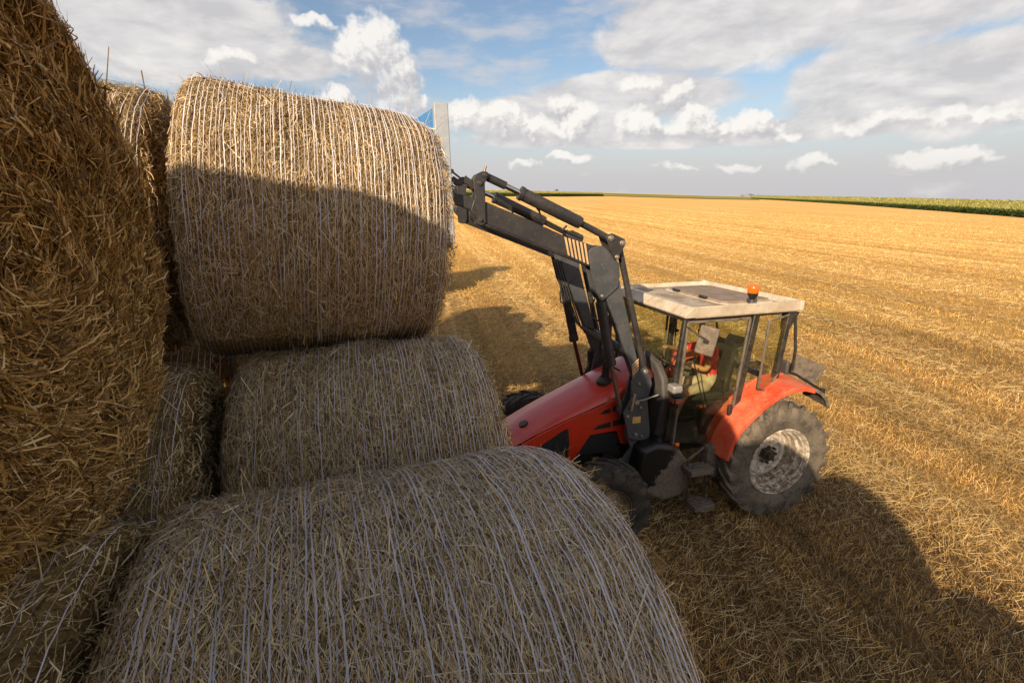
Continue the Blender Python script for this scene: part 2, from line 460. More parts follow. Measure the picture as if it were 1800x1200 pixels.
class MB:
    """collects shapes and links them as one mesh object"""
    def __init__(s):
        s.v, s.f = [], []
    def add(s, vs, fs):
        o = len(s.v)
        s.v += [tuple(p) for p in vs]
        s.f += [tuple(i + o for i in f) for f in fs]
        return s
    def box(s, c, d, rot=None):
        x, y, z = d[0] / 2, d[1] / 2, d[2] / 2
        vs = [Vector((a * x, b * y, e * z)) for a in (-1, 1) for b in (-1, 1) for e in (-1, 1)]
        if rot is not None:
            vs = [rot @ p for p in vs]
        vs = [p + Vector(c) for p in vs]
        return s.add(vs, [(0, 1, 3, 2), (4, 6, 7, 5), (0, 4, 5, 1), (2, 3, 7, 6), (0, 2, 6, 4), (1, 5, 7, 3)])
    def prism(s, poly, y0, y1, plane='xz'):
        n = len(poly)
        def P(a, b, t):
            return {'xz': (a, t, b), 'xy': (a, b, t), 'yz': (t, a, b)}[plane]
        vs = [P(a, b, y0) for a, b in poly] + [P(a, b, y1) for a, b in poly]
        fs = [tuple(range(n)), tuple(range(2 * n - 1, n - 1, -1))]
        fs += [(i, i + n, (i + 1) % n + n, (i + 1) % n) for i in range(n)]
        return s.add(vs, fs)
    def tube(s, pts, r, n=10, caps=True):
        pts = [Vector(p) for p in pts]
        rs = r if isinstance(r, (list, tuple)) else [r] * len(pts)
        rings, prev = [], None
        for i, p in enumerate(pts):
            d = (pts[min(i + 1, len(pts) - 1)] - pts[max(i - 1, 0)]).normalized()
            a = prev - d * prev.dot(d) if prev is not None else d.orthogonal()
            a.normalize()
            prev = a
            b = d.cross(a)
            rings.append([p + (a * math.cos(2 * math.pi * k / n) + b * math.sin(2 * math.pi * k / n)) * rs[i] for k in range(n)])
        vs = [q for rg in rings for q in rg]
        fs = []
        for i in range(len(pts) - 1):
            for k in range(n):
                fs.append((i * n + k, i * n + (k + 1) % n, (i + 1) * n + (k + 1) % n, (i + 1) * n + k))
        if caps:
            fs.append(tuple(range(n - 1, -1, -1)))
            fs.append(tuple(range((len(pts) - 1) * n, len(pts) * n)))
        return s.add(vs, fs)
    def bar(s, p0, p1, w, h, up=(0, 0, 1)):
        p0, p1 = Vector(p0), Vector(p1)
        d = p1 - p0
        L = d.length
        d.normalize()
        sd_ = Vector(up).cross(d)
        if sd_.length < 1e-4:
            sd_ = Vector((0, 1, 0)).cross(d)
        sd_.normalize()
        u = d.cross(sd_)
        rot = Matrix((d, sd_, u)).transposed()
        return s.box((p0 + p1) / 2, (L, w, h), rot)
    def lathe(s, prof, c, axis='y', n=48, ang=2 * math.pi):
        """prof: (radius, offset along axis)"""
        c = Vector(c)
        m = len(prof)
        vs = []
        for k in range(n):
            a = ang * k / n
            ca, sa = math.cos(a), math.sin(a)
            for r_, o_ in prof:
                q = {'y': (r_ * ca, o_, r_ * sa), 'z': (r_ * ca, r_ * sa, o_), 'x': (o_, r_ * ca, r_ * sa)}[axis]
                vs.append(c + Vector(q))
        fs = []
        for k in range(n):
            k2 = (k + 1) % n
            for i in range(m - 1):
                fs.append((k * m + i, k * m + i + 1, k2 * m + i + 1, k2 * m + i))
        return s.add(vs, fs)
    def build(s, name, material, parent=None, bevel=0.0, sharp=35, smooth=True, seg=2):
        me = bpy.data.meshes.new(name)
        me.from_pydata(s.v, [], s.f)
        bm = bmesh.new()
        bm.from_mesh(me)
        bmesh.ops.recalc_face_normals(bm, faces=bm.faces)
        bm.to_mesh(me)
        bm.free()
        if smooth:
            me.polygons.foreach_set('use_smooth', [True] * len(me.polygons))
            me.set_sharp_from_angle(angle=R(sharp))
        me.materials.append(material)
        o = bpy.data.objects.new(name, me)
        link(o, parent)
        if bevel:
            b = o.modifiers.new('bevel', 'BEVEL')
            b.width = bevel
            b.segments = seg
            b.limit_method = 'ANGLE'
            b.angle_limit = R(40)
        return o


def mesh_np(name, verts, quads, material, parent=None, smooth=False):
    """fast mesh from numpy arrays"""
    me = bpy.data.meshes.new(name)
    nv, nf = len(verts), len(quads)
    k = quads.shape[1]
    me.vertices.add(nv)
    me.vertices.foreach_set('co', np.ascontiguousarray(verts, dtype=np.float32).ravel())
    me.loops.add(nf * k)
    me.loops.foreach_set('vertex_index', np.ascontiguousarray(quads, dtype=np.int32).ravel())
    me.polygons.add(nf)
    me.polygons.foreach_set('loop_start', np.arange(nf, dtype=np.int32) * k)
    me.polygons.foreach_set('loop_total', np.full(nf, k, dtype=np.int32))
    if smooth:
        me.polygons.foreach_set('use_smooth', np.ones(nf, dtype=bool))
    me.update(calc_edges=True)
    me.validate()
    me.materials.append(material)
    return link(bpy.data.objects.new(name, me), parent)


def norm(a):
    return a / (np.linalg.norm(a, axis=-1, keepdims=True) + 1e-9)


def blades(P, Nn, D, L, W, lift, bow, roll, segs=2, taper=0.6):
    """stalk strips: centre P, surface normal Nn, direction D (unit), length L, width W; lift raises one end along the normal"""
    n = len(P)
    S = norm(np.cross(D, Nn))
    wv = np.cos(roll)[:, None] * S + np.sin(roll)[:, None] * Nn
    ts = np.linspace(-.5, .5, segs + 1)
    V = np.empty((n, segs + 1, 2, 3))
    for i, t in enumerate(ts):
        c = P + D * (L * t)[:, None] + Nn * (lift * (t + .5) + bow * (0.25 - t * t) * 4)[:, None]
        ww = W * (1 if abs(t) < .49 else taper)
        V[:, i, 0] = c - wv * (ww / 2)[:, None]
        V[:, i, 1] = c + wv * (ww / 2)[:, None]
    idx = np.arange(n)[:, None] * (segs + 1) * 2
    Q = np.concatenate([idx + np.array([[2 * i, 2 * i + 1, 2 * i + 3, 2 * i + 2]]) for i in range(segs)], 0)
    return V.reshape(-1, 3), Q


# ------------------------------------------------------------------ bales
B_YAW, B_TILT = R(24), R(-4.5)
UU = np.array([math.cos(B_YAW), math.sin(B_YAW), 0.0])
VV = np.array([-math.sin(B_YAW), math.cos(B_YAW), 0.0])
C1 = np.array([-0.33, 0.96, CAM_H - 1.41])
TT = math.tan(B_TILT)


def stack_pos(u, v, dz=0.0):
    return C1 + UU * u + VV * v + np.array([0, 0, dz + TT * u])


def sinfield(seed, kmax=14, n=16):
    g = np.random.default_rng(seed)
    kt = g.integers(1, kmax, n)
    ks = g.uniform(2, 22, n)
    ph = g.uniform(0, 6.28, n)
    am = g.uniform(0.3, 1, n) / np.sqrt(kt + 1)
    am = am / am.sum()
    def f(th, s):
        o = 0
        for a, k, q, p in zip(am, kt, ks, ph):
            o = o + a * np.sin(k * th + q * s + p)
        return o
    return f


def make_bale(label, c, r=0.65, L=0.56, yaw=B_YAW, tilt=B_TILT, seed=1, n_side=12000, n_end=3000, rings=46, net_seg=110,
              straw='straw_pale', loose=0.35, net_w=0.0033, blade_w=0.0042, blade_l=0.075, bulge=0.012, flat=0.02, fray=0.0, group='round straw bales stacked on the trailer',
              th_rng=(-0.6, 3.9), zig=False, rl=None, fil=0.07, end_side=1, wob=0.03, loft=.004, fine_amp=.010, net_up=0.0):
    """axis along local x; theta 0 points to local +y (away), pi/2 up, pi towards the camera"""
    rt = np.random.default_rng(seed)
    bump = sinfield(seed)
    fine = sinfield(seed + 500, 40, 22)
    rl = r if rl is None else rl
    def Rad(th, s):
        q = (s + L) / (2 * L)
        rr = rl + (r - rl) * q + bulge * (1 - (s / L) ** 2)
        e = np.clip((np.abs(s) - (L - fil)) / fil, 0, 1)
        rr = rr - fil * (1 - np.sqrt(np.clip(1 - e * e, 0, 1)))
        rr = rr + wob * bump(th, s) + fine_amp * fine(th, s)
        dn = np.clip(-np.sin(th), 0, 1)
        return rr - flat * dn ** 6
    def pt(th, s, h=0.0):
        rr = Rad(th, s) + h
        return np.stack([s, rr * np.cos(th), rr * np.sin(th)], -1)
    root = empty('round_bale', tuple(c), 0, label, 'straw bale', group)
    root.rotation_euler = Euler((0, -tilt, yaw), 'XYZ')
    # core
    nt, ns = 128, 34
    th = np.linspace(0, 2 * np.pi, nt, endpoint=False)
    ss = np.concatenate([[-L], -L + fil * (1 - np.cos(np.linspace(.35, np.pi / 2, 5))), np.linspace(-L + fil, L - fil, ns - 12)[1:-1], L - fil * (1 - np.cos(np.linspace(np.pi / 2, .35, 5))), [L]])
    ns = len(ss)
    TH, SS = np.meshgrid(th, ss, indexing='ij')
    V = pt(TH, SS).reshape(-1, 3)
    i = np.arange(nt)[:, None]
    j = np.arange(ns - 1)[None, :]
    Q = np.stack([i * ns + j, ((i + 1) % nt) * ns + j, ((i + 1) % nt) * ns + j + 1, i * ns + j + 1], -1).reshape(-1, 4)
    # end caps: rings towards the centre with spiral relief
    extraV, extraQ = [], []
    base = len(V)
    for e in (0, ns - 1):
        sgn = -1 if e == 0 else 1
        rimr = np.linalg.norm(V.reshape(nt, ns, 3)[:, e, 1:], axis=1)
        prev = np.arange(nt) * ns + e
        for k, fr in enumerate((0.9, 0.75, 0.58, 0.4, 0.22, 0.02)):
            rr = rimr * fr
            sx = sgn * (L + 0.012 * np.sin(9 * fr * 6.28 + th) + 0.012 * fine(th * 1.0, fr * 3 + 0 * th))
            ring = np.stack([sx, rr * np.cos(th), rr * np.sin(th)], -1)
            ids = base + np.arange(nt)
            extraV.append(ring)
            base += nt
            extraQ.append(np.stack([prev, np.roll(prev, -1), np.roll(ids, -1), ids], -1))
            prev = ids
    V = np.concatenate([V] + extraV)
    Q = np.concatenate([Q] + extraQ)
    core = mesh_np('core', V, Q, M['core'], root, smooth=True)
    # loose stalks on the curved side
    PV, PQ, off = [], [], 0
    if n_side:
        t0, t1 = th_rng
        th_ = rt.uniform(t0, t1, n_side)
        s_ = rt.uniform(-L, L, n_side)
        eps = 0.01
        p = pt(th_, s_, 0.0)
        a = pt(th_ + eps, s_) - p
        b = pt(th_, np.clip(s_ + eps, -L, L)) - pt(th_, np.clip(s_ - eps, -L, L))
        a, b = norm(a), norm(b)
        nn = norm(np.cross(b, a))
        flip = (nn * np.stack([0 * s_, np.cos(th_), np.sin(th_)], -1)).sum(1) < 0
        nn[flip] *= -1
        ang = rt.normal(0, 0.5, n_side)
        m_ = rt.random(n_side) < 0.22
        ang[m_] = rt.uniform(0, np.pi, m_.sum())
        d = np.cos(ang)[:, None] * a + np.sin(ang)[:, None] * b
        d[rt.random(n_side) < .5] *= -1
        l_ = blade_l * rt.lognormal(0, 0.45, n_side)
        w_ = blade_w * rt.lognormal(-.05, .38, n_side)
        bigs = rt.random(n_side) < .05
        l_[bigs] *= 1.35
        w_[bigs] *= 1.4
        lift = np.abs(rt.normal(0, 1, n_side)) * loft
        wild = rt.random(n_side) < 0.008 * loose
        lift[wild] += rt.uniform(.02, .09, wild.sum())
        h = rt.uniform(-.008, .003, n_side) + (rt.random(n_side) < .035) * .012
        v_, q_ = blades(p + nn * h[:, None], nn, d, l_, w_, lift, rt.uniform(0, .003, n_side) - l_ ** 2 / (8 * r), rt.normal(0, .5, n_side), segs=1)
        PV.append(v_); PQ.append(q_ + off); off += len(v_)
    if n_end:
        for sg_ in ((1, -1) if end_side == 0 else (end_side,)):
            rad = r * np.sqrt(rt.uniform(0, 1, n_end)) * .99
            th_ = rt.uniform(0, 2 * np.pi, n_end)
            p = np.stack([0 * rad + sg_ * (L + 0.004), rad * np.cos(th_), rad * np.sin(th_)], -1)
            e = np.clip((rad - (r - fil)) / fil, 0, 1)
            p[:, 0] -= sg_ * fil * 0.5 * e ** 2
            p[:, 0] += sg_ * (0.03 * bump(th_, rad * 3) + 0.008 * np.sin(rad * 45 + th_))
            tg = np.stack([0 * rad, -np.sin(th_), np.cos(th_)], -1)
            rd = np.stack([0 * rad, np.cos(th_), np.sin(th_)], -1)
            nn = np.tile(np.array([[sg_, 0, 0.]]), (n_end, 1))
            ang = rt.normal(0.30, 0.62, n_end)
            d = np.cos(ang)[:, None] * tg + np.sin(ang)[:, None] * rd
            l_ = blade_l * 1.0 * rt.lognormal(0, .5, n_end)
            lift = np.abs(rt.normal(0, 1, n_end)) * (0.010 + fray) + (rt.random(n_end) < .012) * rt.uniform(0, .05, n_end)
            w_ = blade_w * rt.lognormal(-.05, .42, n_end)
            bigs = rt.random(n_end) < .07
            l_[bigs] *= 1.4
            w_[bigs] *= 1.5
            v_, q_ = blades(p + nn * rt.uniform(-.016, .02, n_end)[:, None], nn, d, l_, w_, lift, rt.uniform(-.004, .02, n_end), rt.normal(0, .8, n_end))
            PV.append(v_); PQ.append(q_ + off); off += len(v_)
    if PV:
        o = mesh_np('straw', np.concatenate(PV), np.concatenate(PQ), M[straw], root)
        tag(o, kind='stuff')
    # net wrap: twine rings round the bale
    if rings:
        NV, NQ, off = [], [], 0
        ct = np.linspace(0, 2 * np.pi, net_seg, endpoint=False)
        s0 = np.linspace(-L + .025, L - .025, rings) + rt.normal(0, .16 * (2 * L / rings), rings)
        pos = []
        for k in range(rings):
            so = np.clip(s0[k] + 0.0022 * np.sin(ct * rt.integers(2, 5) + rt.uniform(0, 6)) + 0.0012 * np.sin(ct * rt.integers(7, 19) + rt.uniform(0, 6)) + rt.normal(0, .0007, net_seg), -L + .004, L - .004)
            pos.append(so)
            hh = rt.uniform(.014, .019) + net_up + 0.002 * np.sin(ct * rt.integers(9, 25) + rt.uniform(0, 6))
            w_ = net_w * rt.uniform(.55, 1.35) * (1 + .35 * np.sin(ct * rt.integers(3, 12)))
            A, B = pt(ct, so - w_ / 2, hh), pt(ct, so + w_ / 2, hh + .0015)
            NV.append(np.stack([A, B], 1).reshape(-1, 3))
            i = np.arange(net_seg)
            i2 = (i + 1) % net_seg
            NQ.append(np.stack([2 * i, 2 * i2, 2 * i2 + 1, 2 * i + 1], -1) + off)
            off += 2 * net_seg
        if zig:
            for k in range(rings - 1):
                m = 46
                tt = np.linspace(0, 2 * np.pi, m, endpoint=False) + rt.uniform(0, .1)
                ia = (tt / (2 * np.pi) * net_seg).astype(int) % net_seg
                sa, sb = pos[k][ia], pos[k + 1][ia]
                t2 = tt + 2 * np.pi / m * .5
                hh = .006
                for (ta, a_, tb, b_) in ((tt, sa, t2, sb), (t2, sb, tt + 2 * np.pi / m, sa)):
                    q0, q1 = pt(ta, a_, hh), pt(tb, b_, hh)
                    dd = norm(q1 - q0)
                    upn = np.stack([0 * ta, np.cos(ta), np.sin(ta)], -1)
                    sdv = norm(np.cross(dd, upn)) * .0006
                    NV.append(np.stack([q0 - sdv, q0 + sdv, q1 + sdv, q1 - sdv], 1).reshape(-1, 3))
                    i = np.arange(m) * 4
                    NQ.append(np.stack([i, i + 1, i + 2, i + 3], -1) + off)
                    off += 4 * m
        o = mesh_np('net_wrap', np.concatenate(NV), np.concatenate(NQ), M['netting'], root)
        tag(o, kind='stuff')
    return root


def copy_tree(o, parent=None):
    c = o.copy()
    COL.objects.link(c)
    if parent is not None:
        c.parent = parent
    for ch in list(o.children):
        copy_tree(ch, c)
    return c


# ------------------------------------------------------------------ ground, field, far land
def az_e(a):
    """slope of the land with azimuth (degrees), read off the skyline"""
    return np.tan(np.radians(np.interp(a, [-180, -60, -20, -6.6, 2.0, 13, 22, 27, 33, 39, 47, 70, 120, 180],
                                        [0.3, 0.6, .95, .98, .80, .50, .22, .10, -.02, -.17, -.38, -.5, -.2, .3])))


def ground_z(x, y):
    r = np.hypot(x, y)
    a = np.degrees(np.arctan2(x, y))
    s = np.clip((r - 14) / 60, 0, 1)
    return az_e(a) * np.maximum(r - 14, 0) * s * s * (3 - 2 * s) / np.maximum(1, 1 + 0 * r)


ROW = np.array([-0.184, 0.983])       # direction of the drill rows and straw swaths
ROWP = np.array([0.983, 0.184])


def ground_mat():
    m, t, N, out = new_mat('stubble_field')
    geo = N.n('ShaderNodeNewGeometry')
    pos = geo.outputs['Position']
    s = N.v('DOT_PRODUCT', pos, (ROWP[0], ROWP[1], 0))
    l = N.v('DOT_PRODUCT', pos, (ROW[0], ROW[1], 0))
    rowv = N.comb(N.m('MULTIPLY', s, 1.0), N.m('MULTIPLY', l, 0.035))
    wide = N.noise(rowv, 0.34, 4, 0.6)
    mid = N.noise(N.comb(s, N.m('MULTIPLY', l, 0.03)), 0.75, 5, 0.68)
    fine = N.noise(N.comb(N.m('MULTIPLY', s, 6.0), N.m('MULTIPLY', l, 1.2)), 1.0, 5, 0.7)
    clump = N.noise(pos, 3.0, 6, 0.72)
    blotch = N.noise(pos, 0.06, 4, 0.5)
    f = N.m('ADD', N.m('ADD', N.m('MULTIPLY', wide, 0.50), N.m('MULTIPLY', mid, 0.40)), N.m('ADD', N.m('MULTIPLY', fine, 0.16), N.m('MULTIPLY', clump, 0.22)))
    col = N.ramp(f, [(0.45, (0.36, 0.175, 0.040)), (0.54, (0.60, 0.325, 0.085)), (0.64, (0.76, 0.45, 0.140)), (0.76, (0.88, 0.62, 0.27))])
    col = N.mix(N.sstep(blotch, .5, .7, 0, .25), col, (0.60, 0.38, 0.13))
    # close by, bare earth shows between the straw that is built there
    r = N.v('LENGTH', pos)
    earth = N.ramp(N.m('ADD', N.m('MULTIPLY', clump, .6), N.m('MULTIPLY', fine, .4)), [(0.35, (0.055, 0.034, 0.016)), (0.65, (0.17, 0.105, 0.045))])
    lane_ = N.m('MULTIPLY', N.sstep(N.m('ADD', s, N.m('MULTIPLY', N.m('SUBTRACT', mid, .5), 1.6)), 5.6, 6.8, 1, 0), N.sstep(l, 8.5, 11, 1, 0))
    litter = N.ramp(N.m('ADD', N.m('MULTIPLY', clump, .6), N.m('MULTIPLY', fine, .4)), [(0.35, (0.24, 0.13, 0.036)), (0.65, (0.52, 0.31, 0.095))])
    col = N.mix(N.sstep(r, 10, 60), litter, col)
    col = N.mix(lane_, col, earth)  # bare earth, coloured extra dark where the stack's shadow falls
    b = N.n('ShaderNodeBsdfPrincipled')
    t.links.new(col, b.inputs['Base Color'])
    b.inputs['Roughness'].default_value = 0.9
    b.inputs['Specular IOR Level'].default_value = 0.1
    bp = N.n('ShaderNodeBump')
    bp.inputs['Strength'].default_value = 1.0
    bp.inputs['Distance'].default_value = 0.12
    t.links.new(N.m('ADD', N.m('MULTIPLY', mid, 0.7), N.m('ADD', N.m('MULTIPLY', fine, 0.6), N.m('MULTIPLY', clump, 0.6))), bp.inputs['Height'])
    t.links.new(bp.outputs[0], b.inputs['Normal'])
    t.links.new(b.outputs[0], out.inputs['Surface'])
    return m


def swath_w(s, l):
    """0..1: how much pale lying straw there is at row coordinate s (metres across the rows)"""
    q = s + 0.35 * np.sin(l * 0.11 + 1) + 0.2 * np.sin(l * 0.31) + 0.12 * np.sin(l * .9 + s)
    return np.clip(0.5 + 0.75 * np.sin(q * 2 * np.pi / 3.1 + 0.6), 0, 1)


def build_ground():
    na, nr = 720, 230
    rr = np.concatenate([[0.0], np.geomspace(0.5, 6000, nr - 1)])
    aa = np.linspace(0, 2 * np.pi, na, endpoint=False)
    A, Rr = np.meshgrid(aa, rr, indexing='ij')
    X, Y = Rr * np.sin(A), Rr * np.cos(A)
    Z = ground_z(X, Y)
    s = X * ROWP[0] + Y * ROWP[1]
    l = X * ROW[0] + Y * ROW[1]
    near = np.clip(1 - Rr / 60, 0, 1)
    Z = Z + near * (0.03 * (swath_w(s, l) - .5) + 0.02 * np.sin(s * 5.1 + .4 * np.sin(l * .8)) + .015 * np.sin(s * 1.7 + l * .23)) - 0.02
    V = np.stack([X, Y, Z], -1).reshape(-1, 3)
    i = np.arange(na)[:, None]
    j = np.arange(nr - 1)[None, :]
    Q = np.stack([i * nr + j, i * nr + j + 1, ((i + 1) % na) * nr + j + 1, ((i + 1) % na) * nr + j], -1).reshape(-1, 4)
    o = mesh_np('ground', V, Q, ground_mat(), smooth=True)
    tag(o, 'harvested golden stubble field running to the horizon', kind='structure')

    def scatter(n, r0, r1, a0, a1, pw):
        u = RNG.random(n)
        r = (r0 ** pw + u * (r1 ** pw - r0 ** pw)) ** (1 / pw)
        a = np.radians(RNG.uniform(a0, a1, n))
        return r * np.sin(a), r * np.cos(a), r
    def lane(s, l):
        """the beaten lane where trailer and tractor drive: little straw left"""
        return np.clip((6.6 + .5 * np.sin(l * .9) - s) / .8, 0, 1) * np.clip((10.0 + .6 * np.sin(s * 2) - l) / 2.0, 0, 1)
    def track(s, l):
        """wheel tracks along the rows"""
        q = s + .25 * np.sin(l * .05 + 2)
        o = 0
        for c0, w in ((.55, .20), (2.25, .20)):
            d = np.abs((q - c0 + 2.6) % 5.2 - 2.6)
            o = np.maximum(o, np.exp(-(d / w) ** 2))
        return o
    RMAX = 170
    def thin(r):
        return RNG.random(len(r)) < np.clip((RMAX - r) / 90, 0, 1)
    # standing stubble, drilled in rows
    x, y, r = scatter(300000, 3.2, RMAX, -14, 62, 0.50)
    s = x * ROWP[0] + y * ROWP[1]
    l = x * ROW[0] + y * ROW[1]
    pitch = 0.17
    s2 = np.round(s / pitch) * pitch + RNG.normal(0, .022, len(s))
    sw = swath_w(s2, l)
    keep = (RNG.random(len(s)) > 0.75 * sw) & (RNG.random(len(s)) > .8 * track(s2, l)) & thin(r) & (RNG.random(len(s)) > .45 * lane(s2, l))
    s2, l, r = s2[keep], l[keep], r[keep]
    x, y = s2 * ROWP[0] + l * ROW[0], s2 * ROWP[1] + l * ROW[1]
    z = ground_z(x, y)
    n = len(x)
    k = np.clip(r / 11, .75, 6.5)
    h = RNG.uniform(.05, .12, n) * (1 + .05 * (k - 1))
    dx, dy = RNG.normal(0.10, .30, n), RNG.normal(0.0, .30, n)
    D = norm(np.stack([dx, dy, np.ones(n)], -1))
    P = np.stack([x, y, z], -1) + D * (h * .42)[:, None]
    Nn = norm(np.stack([RNG.normal(0, 1, n), RNG.normal(-.3, 1, n), 0.15 * np.ones(n)], -1))
    W = RNG.uniform(.004, .009, n) * k ** .9
    v_, q_ = blades(P, Nn, D, h, W, RNG.normal(0, .02, n), RNG.normal(0, .006, n), RNG.normal(0, .3, n), segs=1, taper=.8)
    tag(mesh_np('standing_stubble', v_, q_, M['stubble']), 'cut golden stubble standing in drill rows across the field', kind='stuff')
    # lying straw, in swaths and scattered between
    x, y, r = scatter(470000, 3.2, RMAX, -14, 62, 0.48)
    s = x * ROWP[0] + y * ROWP[1]
    l = x * ROW[0] + y * ROW[1]
    keep = (RNG.random(len(s)) < 0.14 + 0.86 * swath_w(s, l)) & thin(r) & (RNG.random(len(s)) > .85 * track(s, l)) & (RNG.random(len(s)) > .74 * lane(s, l))
    x, y, r = x[keep], y[keep], r[keep]
    n = len(x)
    k = np.clip(r / 11, .75, 6.5)
    z = ground_z(x, y) + RNG.uniform(.0, .09, n) + .05 * swath_w(s[keep], l[keep])
    al = RNG.normal(0.7, .75, n)
    D = norm(np.stack([np.cos(al), np.sin(al), RNG.normal(0, .18, n)], -1))
    Nn = norm(np.stack([RNG.normal(0, .45, n), RNG.normal(-.15, .45, n), np.ones(n)], -1))
    Lb = RNG.lognormal(-1.9, .45, n) * (1 + .10 * (k - 1))
    W = RNG.uniform(.004, .008, n) * k ** .9
    v_, q_ = blades(np.stack([x, y, z], -1), Nn, D, Lb, W, RNG.normal(0, .03, n), RNG.uniform(-.01, .03, n), RNG.normal(0, .6, n), segs=1, taper=.7)
    tag(mesh_np('loose_straw', v_, q_, M['swath']), 'pale loose straw lying over the stubble in swaths', kind='stuff')
    # close to the camera: a fine litter of short stalks, also in the beaten lane
    x, y, r = scatter(260000, 3.4, 19, -10, 58, 1.25)
    s = x * ROWP[0] + y * ROWP[1]
    l = x * ROW[0] + y * ROW[1]
    tuft = np.sin(s * 37) * .5 + .5
    keep = RNG.random(len(s)) > .62 * lane(s, l) * (1 - tuft)
    x, y, s, l = x[keep], y[keep], s[keep], l[keep]
    n = len(x)
    z = ground_z(x, y) + RNG.uniform(-.01, .05, n)
    al = RNG.normal(0.75, .7, n)
    D = norm(np.stack([np.cos(al), np.sin(al), np.abs(RNG.normal(0, .35, n))], -1))
    Nn = norm(np.stack([RNG.normal(0, .6, n), RNG.normal(-.25, .6, n), np.ones(n)], -1))
    v_, q_ = blades(np.stack([x, y, z], -1), Nn, D, RNG.lognormal(-2.35, .5, n), RNG.uniform(.003, .0065, n), RNG.normal(0, .012, n), RNG.uniform(-.004, .012, n), RNG.normal(0, .6, n), segs=1, taper=.7)
    tag(mesh_np('straw_litter', v_, q_, M['litter']), 'short broken straw littering the ground around the trailer', kind='stuff')
    # weeds: a few green patches
    PX = []
    for (cx, cy, rad, cnt) in ((9.3, 14.2, .5, 120), (8.2, 9.6, .35, 60), (11.0, 15.5, .4, 90), (12.6, 13.2, .5, 60), (3.0, 8.7, .5, 60), (10.5, 10.2, .5, 50)):
        PX.append(np.stack([RNG.normal(cx, rad, cnt), RNG.normal(cy, rad * 1.5, cnt)], -1))
    PX = np.concatenate(PX)
    n = len(PX)
    D = norm(np.stack([RNG.normal(0, .5, n), RNG.normal(0, .5, n), np.ones(n)], -1))
    P = np.stack([PX[:, 0], PX[:, 1], ground_z(PX[:, 0], PX[:, 1]) + .06], -1)
    Nn = norm(np.stack([RNG.normal(0, 1, n), RNG.normal(0, 1, n), .3 * np.ones(n)], -1))
    v_, q_ = blades(P, Nn, D, RNG.uniform(.1, .22, n), RNG.uniform(.008, .02, n), RNG.normal(0, .04, n), RNG.normal(0, .02, n), RNG.normal(0, .3, n))
    tag(mesh_np('weeds', v_, q_, M['weed']), 'small green weed patches among the stubble', kind='stuff')
build_ground()


def sheet(name, pts_inner, pts_outer, material, dz, label):
    """a strip of land between two polylines given as (azimuth deg, distance)"""
    n = 60
    a0 = np.array(pts_inner, float)
    a1 = np.array(pts_outer, float)
    ta = np.linspace(0, 1, n)
    def samp(a):
        q = np.linspace(0, 1, len(a))
        return np.interp(ta, q, a[:, 0]), np.interp(ta, q, a[:, 1])
    (za, zr), (oa, orr) = samp(a0), samp(a1)
    rows = []
    for f in np.linspace(0, 1, 8):
        a = np.radians(za * (1 - f) + oa * f)
        r = zr * (1 - f) + orr * f
        x, y = r * np.sin(a), r * np.cos(a)
        rows.append(np.stack([x, y, ground_z(x, y) + dz], -1))
    V = np.stack(rows, 1).reshape(-1, 3)
    i = np.arange(n - 1)[:, None]
    j = np.arange(7)[None]
    Q = np.stack([i * 8 + j, i * 8 + j + 1, (i + 1) * 8 + j + 1, (i + 1) * 8 + j], -1).reshape(-1, 4)
    return tag(mesh_np(name, V, Q, material), label, kind='structure')


def land_mat(name, c0, c1, sc):
    m, t, N, out = new_mat(name)
    geo = N.n('ShaderNodeNewGeometry')
    n = N.noise(geo.outputs['Position'], sc, 6, 0.65)
    b = N.n('ShaderNodeBsdfPrincipled')
    t.links.new(N.ramp(n, [(0.35, c0), (0.65, c1)]), b.inputs['Base Color'])
    b.inputs['Roughness'].default_value = 0.95
    b.inputs['Specular IOR Level'].default_value = 0.05
    t.links.new(b.outputs[0], out.inputs['Surface'])
    return m


MEADOW = land_mat('far_meadow', (0.20, 0.20, 0.055), (0.34, 0.30, 0.10), .02)
YELLOW = land_mat('far_yellow_crop', (0.42, 0.36, 0.05), (0.52, 0.44, 0.08), .02)


